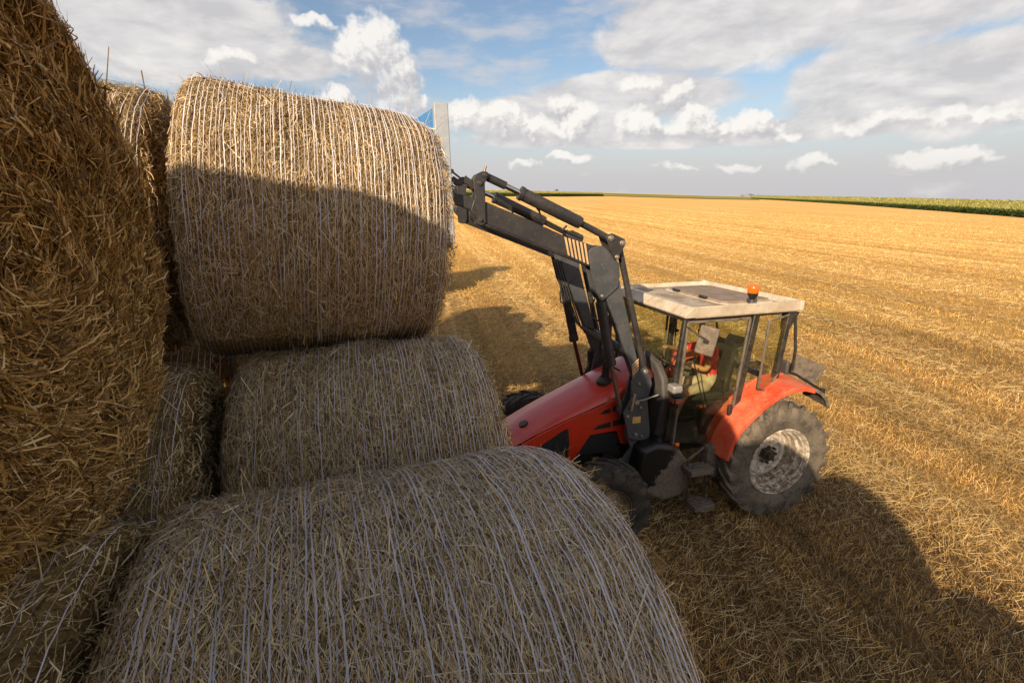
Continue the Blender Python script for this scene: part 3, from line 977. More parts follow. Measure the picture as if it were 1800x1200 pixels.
def corn(name, label, edge, depth, h, n_front, n_top, seed, scale=1.0):
    """rows of maize: leafy stems along the near edge, tassel canopy behind"""
    g = np.random.default_rng(seed)
    e = np.array(edge, float)
    qa = np.linspace(0, 1, len(e))
    def at(t, d):
        a = np.radians(np.interp(t, qa, e[:, 0]))
        r = np.interp(t, qa, e[:, 1]) + d
        return r * np.sin(a), r * np.cos(a)
    # weight the sampling to even spacing along the edge
    tt = np.linspace(0, 1, 400)
    ex, ey = at(tt, 0)
    cum = np.concatenate([[0], np.cumsum(np.hypot(np.diff(ex), np.diff(ey)))])
    cum /= cum[-1]
    VV_, QQ, MI, off = [], [], [], 0
    # leaves
    t = np.interp(g.random(n_front), cum, tt)
    d = g.random(n_front) ** 1.6 * min(9.0, depth)
    x, y = at(t, d)
    z0 = ground_z(x, y)
    hz = g.random(n_front) ** .8 * h
    D = norm(np.stack([g.normal(0, .7, n_front), g.normal(0, .7, n_front), g.normal(.9, .5, n_front)], -1))
    Nn = norm(np.stack([g.normal(0, 1, n_front), g.normal(-.4, 1, n_front), g.normal(0.3, .4, n_front)], -1))
    v_, q_ = blades(np.stack([x, y, z0 + hz * .9], -1), Nn, D, g.uniform(.5, .95, n_front) * scale, g.uniform(.06, .12, n_front) * 1.6 * scale, g.normal(0, .12, n_front), g.normal(.08, .05, n_front), g.normal(0, .4, n_front), taper=.3)
    lf = mesh_np(name, v_, q_, M['corn_leaf'])
    # tassels / canopy
    t = np.interp(g.random(n_top), cum, tt)
    d = g.random(n_top) ** 1.5 * depth
    x, y = at(t, d)
    z0 = ground_z(x, y)
    D = norm(np.stack([g.normal(0, .5, n_top), g.normal(0, .5, n_top), np.ones(n_top)], -1))
    Nn = norm(np.stack([g.normal(0, 1, n_top), g.normal(-.6, 1, n_top), g.normal(0.5, .4, n_top)], -1))
    gk = 1 + d / 60
    v_, q_ = blades(np.stack([x, y, z0 + h + g.uniform(-.2, .25, n_top)], -1), Nn, D, g.uniform(.3, .6, n_top) * scale * gk, g.uniform(.05, .12, n_top) * 2 * scale * gk, g.normal(0, .1, n_top), g.normal(0, .05, n_top), g.normal(0, .4, n_top), segs=1)
    tp = mesh_np('tassels', v_, q_, M['corn_tassel'], lf)
    tag(tp, kind='stuff')
    # dense mass inside: canopy surface and the dark front behind the first leaves
    n = 90
    ta = np.interp(np.linspace(0, 1, n), cum, tt)
    rows = []
    for dd, hh in ((1.2, 0.0), (1.2, h * .86), (8, h * .93), (depth * .3, h * .95), (depth * .6, h * .95), (depth, h * .95)):
        x, y = at(ta, dd)
        rows.append(np.stack([x, y, ground_z(x, y) + hh * (1 + .02 * g.normal(0, 1, n))], -1))
    V = np.stack(rows, 1).reshape(-1, 3)
    i = np.arange(n - 1)[:, None]
    k = len(rows)
    j = np.arange(k - 1)[None]
    Q = np.stack([i * k + j, i * k + j + 1, (i + 1) * k + j + 1, (i + 1) * k + j], -1).reshape(-1, 4)
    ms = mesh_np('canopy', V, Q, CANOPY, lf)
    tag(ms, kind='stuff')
    tag(lf, label, kind='stuff')
    return lf


def canopy_mat():
    m, t, N, out = new_mat('maize_canopy')
    geo = N.n('ShaderNodeNewGeometry')
    n = N.noise(geo.outputs['Position'], 1.4, 6, 0.7)
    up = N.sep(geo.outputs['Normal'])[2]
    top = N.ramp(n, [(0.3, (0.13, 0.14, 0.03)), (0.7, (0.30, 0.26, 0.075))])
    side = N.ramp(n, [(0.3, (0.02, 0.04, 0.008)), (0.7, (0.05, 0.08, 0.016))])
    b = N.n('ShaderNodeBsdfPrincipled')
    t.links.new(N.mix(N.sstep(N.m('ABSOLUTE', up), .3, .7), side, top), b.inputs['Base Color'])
    b.inputs['Roughness'].default_value = 0.9
    b.inputs['Specular IOR Level'].default_value = 0.1
    t.links.new(b.outputs[0], out.inputs['Surface'])
    return m


CANOPY = canopy_mat()


def far_land():
    sheet('far_meadow', [(4, 620), (12, 560), (20, 560), (27, 620)], [(2, 2600), (12, 2600), (20, 2600), (28, 2600)], MEADOW, 0.5, 'pale green meadow on the far skyline')
    sheet('far_crop', [(8, 1500), (12, 1300), (18, 1400)], [(8, 2100), (12, 2100), (18, 2100)], YELLOW, 1.2, 'thin yellow crop strip on the far skyline')
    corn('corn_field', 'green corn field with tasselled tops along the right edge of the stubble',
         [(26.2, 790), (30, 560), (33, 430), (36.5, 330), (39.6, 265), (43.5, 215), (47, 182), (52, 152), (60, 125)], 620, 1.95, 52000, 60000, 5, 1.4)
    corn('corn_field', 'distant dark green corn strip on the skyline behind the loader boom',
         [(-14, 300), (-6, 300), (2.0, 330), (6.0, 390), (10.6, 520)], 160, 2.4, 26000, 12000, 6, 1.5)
    # far trees on the skyline
    def tree(px_az, r, h, w, label, seed):
        a = R(px_az)
        x, y = r * math.sin(a), r * math.cos(a)
        z = float(ground_z(np.array([x]), np.array([y]))[0])
        root = empty('tree', (x, y, z), 0, label, 'tree', 'trees on the skyline')
        mb = MB()
        mb.tube([(0, 0, -.5), (0, 0, h * .35), (w * .05, 0, h * .7)], [h * .03, h * .022, h * .01], 7)
        for k in range(4):
            b = 2 * math.pi * k / 4
            mb.tube([(0, 0, h * .35), (math.cos(b) * w * .3, math.sin(b) * w * .3, h * .6)], [h * .014, h * .006], 5)
        mb.build('trunk', M['bark'], root)
        g = np.random.default_rng(seed)
        n = 700
        cl = g.normal(0, 1, (9, 3)) * np.array([w * .28, w * .28, h * .17]) + np.array([0, 0, h * .66])
        p = cl[g.integers(0, 9, n)] + g.normal(0, 1, (n, 3)) * np.array([w * .13, w * .13, h * .08])
        v_, q_ = blades(p, norm(g.normal(0, 1, (n, 3))), norm(g.normal(0, 1, (n, 3))), g.uniform(.5, 1.1, n) * h * .07, g.uniform(.5, 1, n) * h * .06, 0 * p[:, 0], 0 * p[:, 0], 0 * p[:, 0], segs=1)
        mesh_np('crown', v_, q_, M['tree_leaf'], root)
    tree(5.3, 1300, 9, 9, 'tiny round tree on the skyline above the dark corn strip', 1)
    for k, (a, r, h, w, lb) in enumerate(((25.4, 1900, 9, 17, 'leftmost bushy tree of the small far grove on the skyline'), (26.2, 1900, 12, 22, 'tallest tree in the middle of the small far grove'), (27.0, 1900, 9, 19, 'rightmost low tree of the small far grove on the skyline'))):
        tree(a, r, h, w, lb, 20 + k)
far_land()


# ------------------------------------------------------------------ trailer under the load
def build_trailer():
    loc = C1 + VV * -0.2
    root = empty('flatbed_trailer', (loc[0], loc[1], 0), B_YAW, 'long flatbed trailer carrying the stacked straw bales', 'trailer')
    z = 0.74
    x0, x1, y0, y1 = -1.95, .72, -5.6, 10.2
    for k in range(9):
        w = (x1 - x0) / 9
        MB().box((x0 + w * (k + .5), (y0 + y1) / 2, z), (w - .012, y1 - y0, .05)).build('deck_board', M['wood'], root, .004)
    for xx in (x0 + .05, x1 - .05):
        MB().box((xx, (y0 + y1) / 2, z - .11), (.08, y1 - y0, .16)).build('side_rail', M['trailer'], root, .008)
    for xx in (-1.05, -.2):
        MB().box((xx, (y0 + y1) / 2, z - .2), (.12, y1 - y0, .22)).build('chassis_beam', M['trailer'], root, .008)
    for yy in (-3.4, -2.2, 7.6):
        MB().tube([(x0 + .25, yy, .42), (x1 - .25, yy, .42)], .05, 10).build('axle', M['trailer'], root)
        for xx in (x0 + .22, x1 - .22):
            w = MB().lathe([(.05, -.09), (.22, -.09), (.24, -.12), (.40, -.12), (.42, -.08), (.42, .08), (.40, .12), (.24, .12), (.22, .09), (.05, .09)], (xx, yy, .42), 'x', 36).build('wheel', M['tyre'], root)
            MB().lathe([(.0, .10), (.21, .10), (.21, -.10), (0, -.10)], (xx, yy, .42), 'x', 24).build('rim', M['rim_front'], w)
build_trailer()


# ------------------------------------------------------------------ the bales
G_STACK = 'round straw bales stacked on the trailer'
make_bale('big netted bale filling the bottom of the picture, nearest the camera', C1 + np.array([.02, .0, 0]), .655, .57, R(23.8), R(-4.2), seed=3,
          n_side=170000, n_end=6000, rings=70, net_seg=220, straw='straw_shade', net_w=.0024, blade_w=.0025, blade_l=.043, zig=True, wob=.02, fil=.07)
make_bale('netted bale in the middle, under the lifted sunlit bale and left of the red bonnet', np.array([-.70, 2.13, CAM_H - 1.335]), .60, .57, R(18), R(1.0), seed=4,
          n_side=95000, n_end=6000, rings=70, net_seg=160, straw='straw_shade', net_w=.0023, blade_w=.0030, blade_l=.038, rl=.645, bulge=.02, fil=.13)
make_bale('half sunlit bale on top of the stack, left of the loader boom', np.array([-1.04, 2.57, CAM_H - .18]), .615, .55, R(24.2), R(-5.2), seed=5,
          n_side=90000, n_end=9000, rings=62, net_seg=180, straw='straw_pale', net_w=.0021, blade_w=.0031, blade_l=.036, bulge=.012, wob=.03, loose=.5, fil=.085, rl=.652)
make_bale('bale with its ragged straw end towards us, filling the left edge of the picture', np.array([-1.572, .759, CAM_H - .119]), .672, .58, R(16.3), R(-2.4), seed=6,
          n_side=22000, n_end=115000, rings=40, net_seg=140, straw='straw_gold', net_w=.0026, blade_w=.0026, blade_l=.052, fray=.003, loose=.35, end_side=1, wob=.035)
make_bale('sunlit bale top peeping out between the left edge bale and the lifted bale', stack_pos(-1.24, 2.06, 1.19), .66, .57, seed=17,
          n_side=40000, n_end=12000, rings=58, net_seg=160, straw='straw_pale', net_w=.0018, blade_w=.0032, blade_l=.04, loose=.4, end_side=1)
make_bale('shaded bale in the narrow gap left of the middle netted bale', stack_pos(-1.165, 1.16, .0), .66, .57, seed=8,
          n_side=40000, n_end=10000, rings=58, net_seg=160, straw='straw_shade', net_w=.0022, blade_w=.0028, blade_l=.036, end_side=1, net_up=.005)
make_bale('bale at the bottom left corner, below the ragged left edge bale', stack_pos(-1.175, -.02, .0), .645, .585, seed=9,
          n_side=44000, n_end=10000, rings=56, net_seg=160, straw='straw_shade', net_w=.0021, blade_w=.0025, blade_l=.036, end_side=1, loose=.3, net_up=.006)
# the rest of the load: hidden behind or under the others, or behind the camera where it throws the long shadow
plain = make_bale('round bale hidden from view behind the bales in front', stack_pos(-1.22, 3.55, 1.2), .65, .56, seed=20, n_side=5000, n_end=2500, rings=30, net_seg=70, end_side=0, th_rng=(0, 6.28))
GH = 'round bales of the load that stand behind or under the others'
plain['group'] = GH
HID = [(-1.25, 2.85, -.12), (.02, 2.5, -.08),
       (-1.22, 6.2, 0), (0, 6.2, 0), (-1.22, 6.2, 1.2), (-1.22, 7.5, 0), (0, 7.5, 0), (-1.22, 7.5, 1.2), (-1.22, 8.8, 0), (-1.22, 8.8, 1.2), (0, 8.8, 0), (-1.22, 6.9, -1.13), (0, 6.9, -1.13), (-1.22, 8.15, -1.13), (0, 8.15, -1.13), (-1.22, 9.4, -1.13), (0, 9.4, -1.13)]
for k in range(-4, 5):
    for u in (-1.22, 0):
        if k < 3 or True:
            HID.append((u, .62 + 1.25 * k - .62 * 0, -1.13))
HID += [(-1.22, 1.25 * -1, 0), (0, -1.25, 0), (-1.22, -2.5, 0), (0, -2.5, 0), (-1.22, -3.75, 0), (0, -3.75, 0)]
HID += [(-1.22, -1.0, 1.2), (-1.22, -2.3, 1.2), (-1.22, -3.55, 1.2)]
SHADOW_PILE = [(-4.9, 20.9, .66), (-4.35, 19.75, .66), (-5.45, 22.05, .66), (-4.62, 20.3, 1.78), (-5.17, 21.5, 1.78), (-4.9, 20.9, 2.9)]  # unseen pile out on the field, added for the far shadow it casts
for (u, v, dz) in HID + SHADOW_PILE:
    c = copy_tree(plain)
    c.location = tuple(stack_pos(u, v, dz)) if v < 15 else (u + .8, v, dz)
    if v < -.5:
        c['label'] = 'round bale of the load standing behind the camera'
        c['group'] = 'round bales of the load behind the camera'


# ------------------------------------------------------------------ tractor
TX, TY, TYAW = 3.128, 6.242, R(194.59)
tractor = empty('tractor', (TX, TY, 0), TYAW, 'dusty orange red tractor with black front loader raised to the stack', 'tractor')


def wheel(name, c, Rt, Wd, rim_r, rim_prof, side, nl, m_tyre, m_rim, lug_h, steer=0.0, hub_r=.10, hub_y=.05, nb=8, lugw=.062, seed=1, lug_sweep=.30):
    """wheel part (rim mesh) with tyre, hub and bolts below it; side +1 = outer face to +y"""
    mb = MB().lathe([(r_, o_ * side) for r_, o_ in rim_prof], (0, 0, 0), 'y', 64)
    rim = mb.build(name, m_rim, tractor, sharp=50)
    rim.location = c
    rim.rotation_euler = (0, 0, steer)
    h = Wd / 2
    prof = [(rim_r - .02, -h * .78), (rim_r + .02, -h * .92), (rim_r + (Rt - rim_r) * .45, -h * 1.04), (Rt - lug_h - .055, -h * 1.0), (Rt - lug_h - .012, -h * .86), (Rt - lug_h, -h * .4), (Rt - lug_h + .004, 0)]
    prof = prof + [(a, -b) for a, b in reversed(prof[:-1])]
    t = MB().lathe(prof, (0, 0, 0), 'y', 72)
    rg = random.Random(seed)
    for s in (-1, 1):
        for k in range(nl):
            a0 = 2 * math.pi * (k + (0.5 if s > 0 else 0)) / nl
            segs = 5
            vs = []
            jag = rg.uniform(.05, .13)
            for i in range(segs + 1):
                q = max(0, (i - 1)) / (segs - 1)
                yy = s * (h * 1.02 * (1 - q) + .012 * q)
                a = a0 + lug_sweep * (1 - (1 - q) ** 1.15)
                edge = max(0, 1 - q * 4)
                rb = Rt - lug_h - .02 - .05 * edge
                rtp = Rt - .014 * edge - .005 * rg.random()
                if i == 0:
                    yy = s * h * 1.035
                    a = a0 - .03
                    rb, rtp = Rt - lug_h - .03 - jag, Rt - .03 - jag
                wb, wt = lugw * 1.25 / Rt, lugw * (.8 + .1 * rg.random()) / Rt
                for (r_, da) in ((rb, -wb / 2), (rtp, -wt / 2), (rtp, wt / 2), (rb, wb / 2)):
                    vs.append((r_ * math.cos(a + da), yy, r_ * math.sin(a + da)))
            fs = []
            for i in range(segs):
                for j in range(3):
                    fs.append((i * 4 + j, i * 4 + j + 1, i * 4 + j + 5, i * 4 + j + 4))
            fs += [(0, 1, 2, 3), (segs * 4 + 3, segs * 4 + 2, segs * 4 + 1, segs * 4)]
            t.add(vs, fs)
    t.build('tyre', m_tyre, rim, sharp=40)
    hb = MB().lathe([(0.0, (hub_y + .06) * side), (hub_r * .55, (hub_y + .06) * side), (hub_r * .6, (hub_y + .03) * side), (hub_r, (hub_y + .02) * side), (hub_r, (hub_y - .05) * side)], (0, 0, 0), 'y', 28)
    hb.build('hub', M['hub'], rim)
    for k in range(nb):
        a = 2 * math.pi * k / nb
        MB().lathe([(0, (hub_y + .022) * side), (.016, (hub_y + .022) * side), (.018, (hub_y - .02) * side)], (hub_r * 1.32 * math.cos(a), 0, hub_r * 1.32 * math.sin(a)), 'y', 6).build('wheel_bolt', M['hub'], rim)
    return rim


rear_prof = [(.0, -.05), (.10, -.05), (.22, -.065), (.235, -.04), (.28, -.035), (.31, -.07), (.345, -.08), (.347, -.10), (.30, -.12)]
rear_prof_in = []
barrel_prof = [(.350, -.18), (.350, -.02), (.368, .0), (.368, .07), (.398, .085), (.402, .145), (.418, .155), (.424, .176), (.448, .186), (.456, .196), (.444, .206), (.434, .19), (.432, -.18)]
for sd_ in (1, -1):
    rw = wheel('rear_wheel', (0, .935 * sd_, .758), .772, .42, .44, rear_prof + rear_prof_in, sd_, 22, M['tyre_rear'], M['rim'], .030, hub_r=.085, hub_y=.0, lugw=.075, seed=3 + sd_)
    MB().lathe([(r_, o_ * sd_) for r_, o_ in barrel_prof], (0, 0, 0), 'y', 72).build('rim_barrel', M['rim_barrel'], rw, sharp=30)
front_prof = [(.0, .06), (.11, .06), (.13, .04), (.19, .0), (.22, .01), (.235, .09), (.26, .11), (.282, .125), (.275, .14), (.262, .125), (.262, -.12)]
for sd_ in (1, -1):
    wheel('front_wheel', (2.35, 1.02, .50) if sd_ > 0 else (2.80, -.80, .66), .54 if sd_ > 0 else .60, .32, .275, front_prof, sd_, 17, M['tyre'], M['rim_front'], .030, steer=R(-8), hub_r=.08, hub_y=.09, lugw=.06, seed=6 + sd_, lug_sweep=.36)

# --- chassis, engine, axles
MB().box((2.35, 0, .86), (1.55, .44, .42)).box((1.2, 0, .85), (1.3, .5, .5)).box((.35, 0, .85), (1.1, .55, .5)).box((2.3, .24, 1.0), (.6, .14, .26)).box((1.95, .27, .75), (.25, .16, .2)).tube([(2.5, .30, .95), (2.2, .34, .9), (2.0, .33, 1.0), (1.75, .36, .95)], .025, 8).build('engine', M['engine'], tractor, .012)
MB().tube([(2.78, -.70, .66), (2.6, -.25, .62), (2.45, .25, .56), (2.35, .92, .50)], [.07, .10, .10, .07], 12).box((2.28, 0, .66), (.3, .28, .26)).build('front_axle', M['engine'], tractor)
MB().tube([(0, -.8, .758), (0, -.3, .8), (0, .3, .8), (0, .8, .758)], [.10, .16, .16, .10], 14).build('rear_axle', M['engine'], tractor)
MB().box((3.28, 0, .78), (.22, .56, .30)).box((3.25, 0, .62), (.5, .4, .12)).build('front_weight_carrier', M['black'], tractor, .02)

# --- bonnet
def bonnet():
    st = [  # x, crest z, shoulder z, crease z, half width of the flat top, half width at the crease
        (1.43, 1.93, 1.90, 1.80, .30, .425), (1.60, 1.88, 1.855, 1.74, .30, .425), (1.95, 1.735, 1.70, 1.575, .30, .425), (2.3, 1.585, 1.555, 1.455, .295, .42),
        (2.62, 1.435, 1.41, 1.355, .285, .415), (2.95, 1.285, 1.26, 1.225, .275, .405), (3.20, 1.165, 1.135, 1.105, .26, .39), (3.36, 1.07, 1.04, 1.01, .235, .36), (3.43, .98, .955, .93, .20, .31), (3.45, .88, .86, .85, .18, .28)]
    mb = MB()
    rows = []
    for (x, zc, zs, zk, w, wk) in st:
        half = []
        half.append((0, zc))
        half.append((w * .5, zc - (zc - zs) * .2))
        half.append((w * .85, zs + (zc - zs) * .25))
        for q in (.25, .5, .75, 1.0):
            a = q * math.pi / 2
            half.append((w + (wk - w) * math.sin(a), zs - (zs - zk) * (1 - math.cos(a))))
        row = [(x, -y, z) for y, z in reversed(half[1:])] + [(x, y, z) for y, z in half]
        rows.append(row)
    k = len(rows[0])
    vs = [p for r_ in rows for p in r_]
    fs = [(i * k + j, i * k + j + 1, (i + 1) * k + j + 1, (i + 1) * k + j) for i in range(len(rows) - 1) for j in range(k - 1)]
    mb.add(vs, fs)
    b = mb.build('bonnet', M['red'], tractor, sharp=60)
    s = b.modifiers.new('smooth', 'SUBSURF'); s.levels = 2; s.render_levels = 2
    th = b.modifiers.new('thickness', 'SOLIDIFY'); th.thickness = .015; th.offset = -1
    # round cap near the nose and the pipe collar are below it
    nose_z = 1.185
    cap = MB()
    sl = math.atan2(.45, 1.0)
    rot = Matrix.Rotation(sl, 3, 'Y')
    c = Vector((3.10, .10, 1.222))
    cap.add([c + rot @ Vector((.062 * math.cos(a), .062 * math.sin(a), hh)) for hh in (-.02, .006) for a in [2 * math.pi * i / 28 for i in range(28)]],
            [tuple(range(28)), tuple(range(28, 56))] + [(i, (i + 1) % 28, 28 + (i + 1) % 28, 28 + i) for i in range(28)])
    cap.build('filler_cap', M['black'], b, .003)
    return b
bon = bonnet()
# side panels with their notches; both sides alike
def side_panel(s):
    y0, y1 = .403 * s, .421 * s
    out = [(1.52, 1.765), (1.95, 1.560), (2.3, 1.44), (2.62, 1.342), (2.95, 1.213), (3.18, 1.105), (3.30, 1.02), (3.36, .90), (3.34, .74), (2.62, .70), (2.50, .80), (2.30, 1.10), (1.935, 1.115), (1.865, .92), (1.76, .895), (1.66, 1.25)]
    p = MB().prism(out, y0, y1).build('side_panel', M['red'], tractor, .006)
    ya, yb = .4215 * s, .4245 * s
    tri = [(2.635, 1.235), (2.60, 1.215), (2.58, 1.0), (2.60, .82), (2.72, .80), (3.10, .95), (3.05, 1.0)]
    MB().prism(tri, .40 * s, .4235 * s).build('side_grille', M['grille'], p, .004)
    for v in ([(2.19, 1.368), (2.12, 1.425), (2.035, 1.445), (2.033, 1.375)], [(2.007, 1.385), (2.007, 1.455), (1.80, 1.525), (1.80, 1.455)],
              [(2.275, 1.168), (2.19, 1.225), (2.024, 1.255), (2.018, 1.175)], [(1.995, 1.182), (1.995, 1.262), (1.75, 1.29), (1.75, 1.21)]):
        MB().prism(v, .40 * s, .4235 * s).build('vent_slot', M['grille'], p, .003)
    return p
side_panel(1)
side_panel(-1)
MB().prism([(1.95, .80), (1.80, 1.08), (2.32, 1.08), (2.5, .80)], .30, .385).build('engine_cover', M['grille'], tractor, .01)
MB().prism([(3.40, .70), (3.43, .92), (3.38, 1.0), (3.30, .98), (3.30, .70)], -.26, .26).build('front_grille', M['grille'], tractor, .02)

# --- exhaust pipe through the bonnet
MB().tube([(2.0, .15, 1.45), (1.99, .15, 1.95), (1.985, .15, 2.45), (1.95, .15, 2.56), (1.87, .15, 2.62)], [.05, .05, .047, .047, .047], 14).build('exhaust_pipe', M['black'], tractor)
ecol = MB().lathe([(.05, .04), (.075, .02), (.105, -.02), (.105, -.06)], (2.01, .15, 1.735), 'z', 28).build('exhaust_collar', M['black'], tractor)
ecol.rotation_euler = (0, 0, 0)

# --- cab floor, cowl, steps, tank
MB().prism([(1.40, 1.0), (1.44, 1.30), (1.42, 1.95), (1.38, 2.0), (1.30, 1.0)], -.40, .40).build('bulkhead', M['interior'], tractor, .01)
cw = []
for (y, z) in [(-.60, 1.0), (-.66, 1.4), (-.60, 1.78), (-.45, 1.98), (-.2, 2.06), (.2, 2.06), (.45, 2.0), (.62, 1.84), (.68, 1.6), (.62, 1.3), (.55, 1.0)]:
    cw.append((y, z))
MB().prism(cw, 1.36, 1.46, 'yz').build('bonnet_surround', M['cowl'], tractor, .03, seg=3)
MB().prism([(1.34, .98), (1.34, 1.04), (.45, 1.04), (-.15, 1.30), (-.15, 1.22), (.4, .94)], -.72, .72).build('cab_floor', M['interior'], tractor, .01)
tank = MB()
tp = [(1.80, 1.04), (1.60, 1.10), (1.30, 1.02), (1.14, .80), (1.10, .40), (1.18, .30), (1.45, .26), (1.72, .40), (1.86, .75)]
tank.prism(tp, .44, .86)
tk = tank.build('fuel_tank', M['mudbox'], tractor, .07, seg=4, sharp=60)
st_parent = None
def step(z, x0, x1, y0, y1):
    p = MB().box(((x0 + x1) / 2, y0 + .01, z - .03), (x1 - x0, .02, .07)).box(((x0 + x1) / 2, y1 - .01, z - .03), (x1 - x0, .02, .07)).box((x0 + .01, (y0 + y1) / 2, z - .03), (.02, y1 - y0, .07)).box((x1 - .01, (y0 + y1) / 2, z - .03), (.02, y1 - y0, .07)).build('step', M['plate_dirty'], tractor, .004)
    for k in range(4):
        yy = y0 + (y1 - y0) * (k + 1) / 5
        MB().box(((x0 + x1) / 2, yy, z), (x1 - x0 - .045, .022, .022)).build('tread_bar', M['plate_dirty'], p, .003)
step(.76, .90, 1.24, .86, 1.06)
step(.28, .87, 1.17, .88, 1.10)
MB().bar((1.18, .90, .82), (1.15, .92, .24), .05, .02).bar((.92, .90, .80), (.90, .92, .24), .05, .02).build('step_hanger', M['engine'], tractor, .004)
MB().prism([(.88, .96), (.62, 1.0), (.60, .58), (.80, .52), (.92, .70)], .74, .90).build('toolbox', M['plate_dirty'], tractor, .02)

# --- cab frame
def post(name, p0, p1, w=.07, h=.07, m='frame', parent=None):
    return MB().bar(p0, p1, w, h, (0, 1, 0)).build(name, M[m], parent or tractor, .012)
for s in (1, -1):
    post('front_post', (1.385, .70 * s, 1.04), (1.335, .82 * s, 2.64), .075, .06)
    post('centre_post', (.50, .76 * s, 1.05), (.385, .83 * s, 2.64), .085, .06)
    post('rear_post', (-.10, .72 * s, 1.30), (-.11, .82 * s, 2.64), .07, .07)
    MB().bar((1.34, .79 * s, 2.63), (-.12, .79 * s, 2.65), .06, .07).build('roof_rail', M['frame'], tractor, .01)
    MB().prism([(-.10, 2.60), (-.30, 2.62), (-.16, 2.36), (-.10, 2.40)], .72 * s, .80 * s).build('corner_gusset', M['frame'], tractor, .008)
    MB().tube([(-.28, .76 * s, 2.55), (-.36, .76 * s, 2.1), (-.40, .72 * s, 1.82)], .018, 8).build('rear_stay', M['frame'], tractor)
MB().bar((1.335, -.8, 2.635), (1.335, .8, 2.635), .06, .06).build('front_header', M['frame'], tractor, .01)
MB().bar((-.11, -.8, 2.64), (-.11, .8, 2.64), .06, .06).build('rear_header', M['frame'], tractor, .01)
MB().bar((-.10, -.74, 1.72), (-.10, .74, 1.72), .05, .08).build('rear_sill', M['frame'], tractor, .01)

# --- glazing
def pane(name, pts, thick, n, material, parent=None):
    n = Vector(n).normalized() * thick
    k = len(pts)
    vs = [Vector(p) for p in pts] + [Vector(p) - n for p in pts]
    mb = MB().add(vs, [tuple(range(k)), tuple(range(2 * k - 1, k - 1, -1))] + [(i, i + k, (i + 1) % k + k, (i + 1) % k) for i in range(k)])
    return mb.build(name, material, parent or tractor, smooth=False)
pane('windscreen', [(1.375, -.66, 1.30), (1.375, .66, 1.30), (1.34, .77, 2.60), (1.34, -.77, 2.60)], .005, (1, 0, 0), M['glass_front'])
pane('rear_window', [(-.115, -.68, 1.77), (-.115, .68, 1.77), (-.125, .76, 2.60), (-.125, -.76, 2.60)], .005, (-1, 0, 0), M['glass'])


def door(s, full=True):
    yb, yt = .785 * s, .845 * s
    def Y(z):
        return yb + (yt - yb) * (z - .8) / 1.8
    out = [(1.325, 2.60), (.475, 2.595), (.545, 1.25), (.62, 1.06), (.86, .93), (1.10, .77), (1.355, .80)]
    fr = MB()
    n = len(out)
    for i in range(n):
        a, b = out[i], out[(i + 1) % n]
        fr.bar((a[0], Y(a[1]), a[1]), (b[0], Y(b[1]), b[1]), .028, .034, (0, 1, 0))
    d = fr.build('door', M['doorframe'], tractor, .006)
    pane('door_glass', [(x, Y(z) + .004 * s, z) for x, z in out], .006, (0, s, 0), M['glass_door'], d)
    MB().bar((.93, Y(1.35) + .03 * s, 1.35), (1.22, Y(2.2) + .03 * s, 2.15), .010, .012, (0, 1, 0)).build('door_seal', M['black'], d)
    MB().box((.60, Y(1.45) + .03 * s, 1.42), (.06, .04, .14)).build('door_handle', M['black'], d, .01)
    return d
door(1)
door(-1)


def side_window(s, swing):
    # rear quarter window hinged at the rear post; swing pushes its front edge outwards
    a = [(-.105, .835, 2.60), (.345, .835 + swing, 2.59), (.345, .80 + swing, 1.74), (.12, .79 + swing * .5, 1.64), (-.115, .78, 1.82)]
    a = [(x, y * s, z) for x, y, z in a]
    fr = MB()
    for i in range(len(a)):
        fr.bar(a[i], a[(i + 1) % len(a)], .022, .026, (0, 1, 0))
    f = fr.build('quarter_window', M['doorframe'], tractor, .005)
    pane('pane', a, .005, (0, s, 0), M['glass'], f)
    MB().tube([(.33, (.80 + swing) * s, 2.05), (.33, (.80 + swing * .4) * s, 2.06), (.42, .78 * s, 2.04)], .010, 6).box((.335, (.79 + swing) * s, 2.05), (.03, .05, .04)).build('catch', M['black'], f)
side_window(1, .17)
side_window(-1, .0)

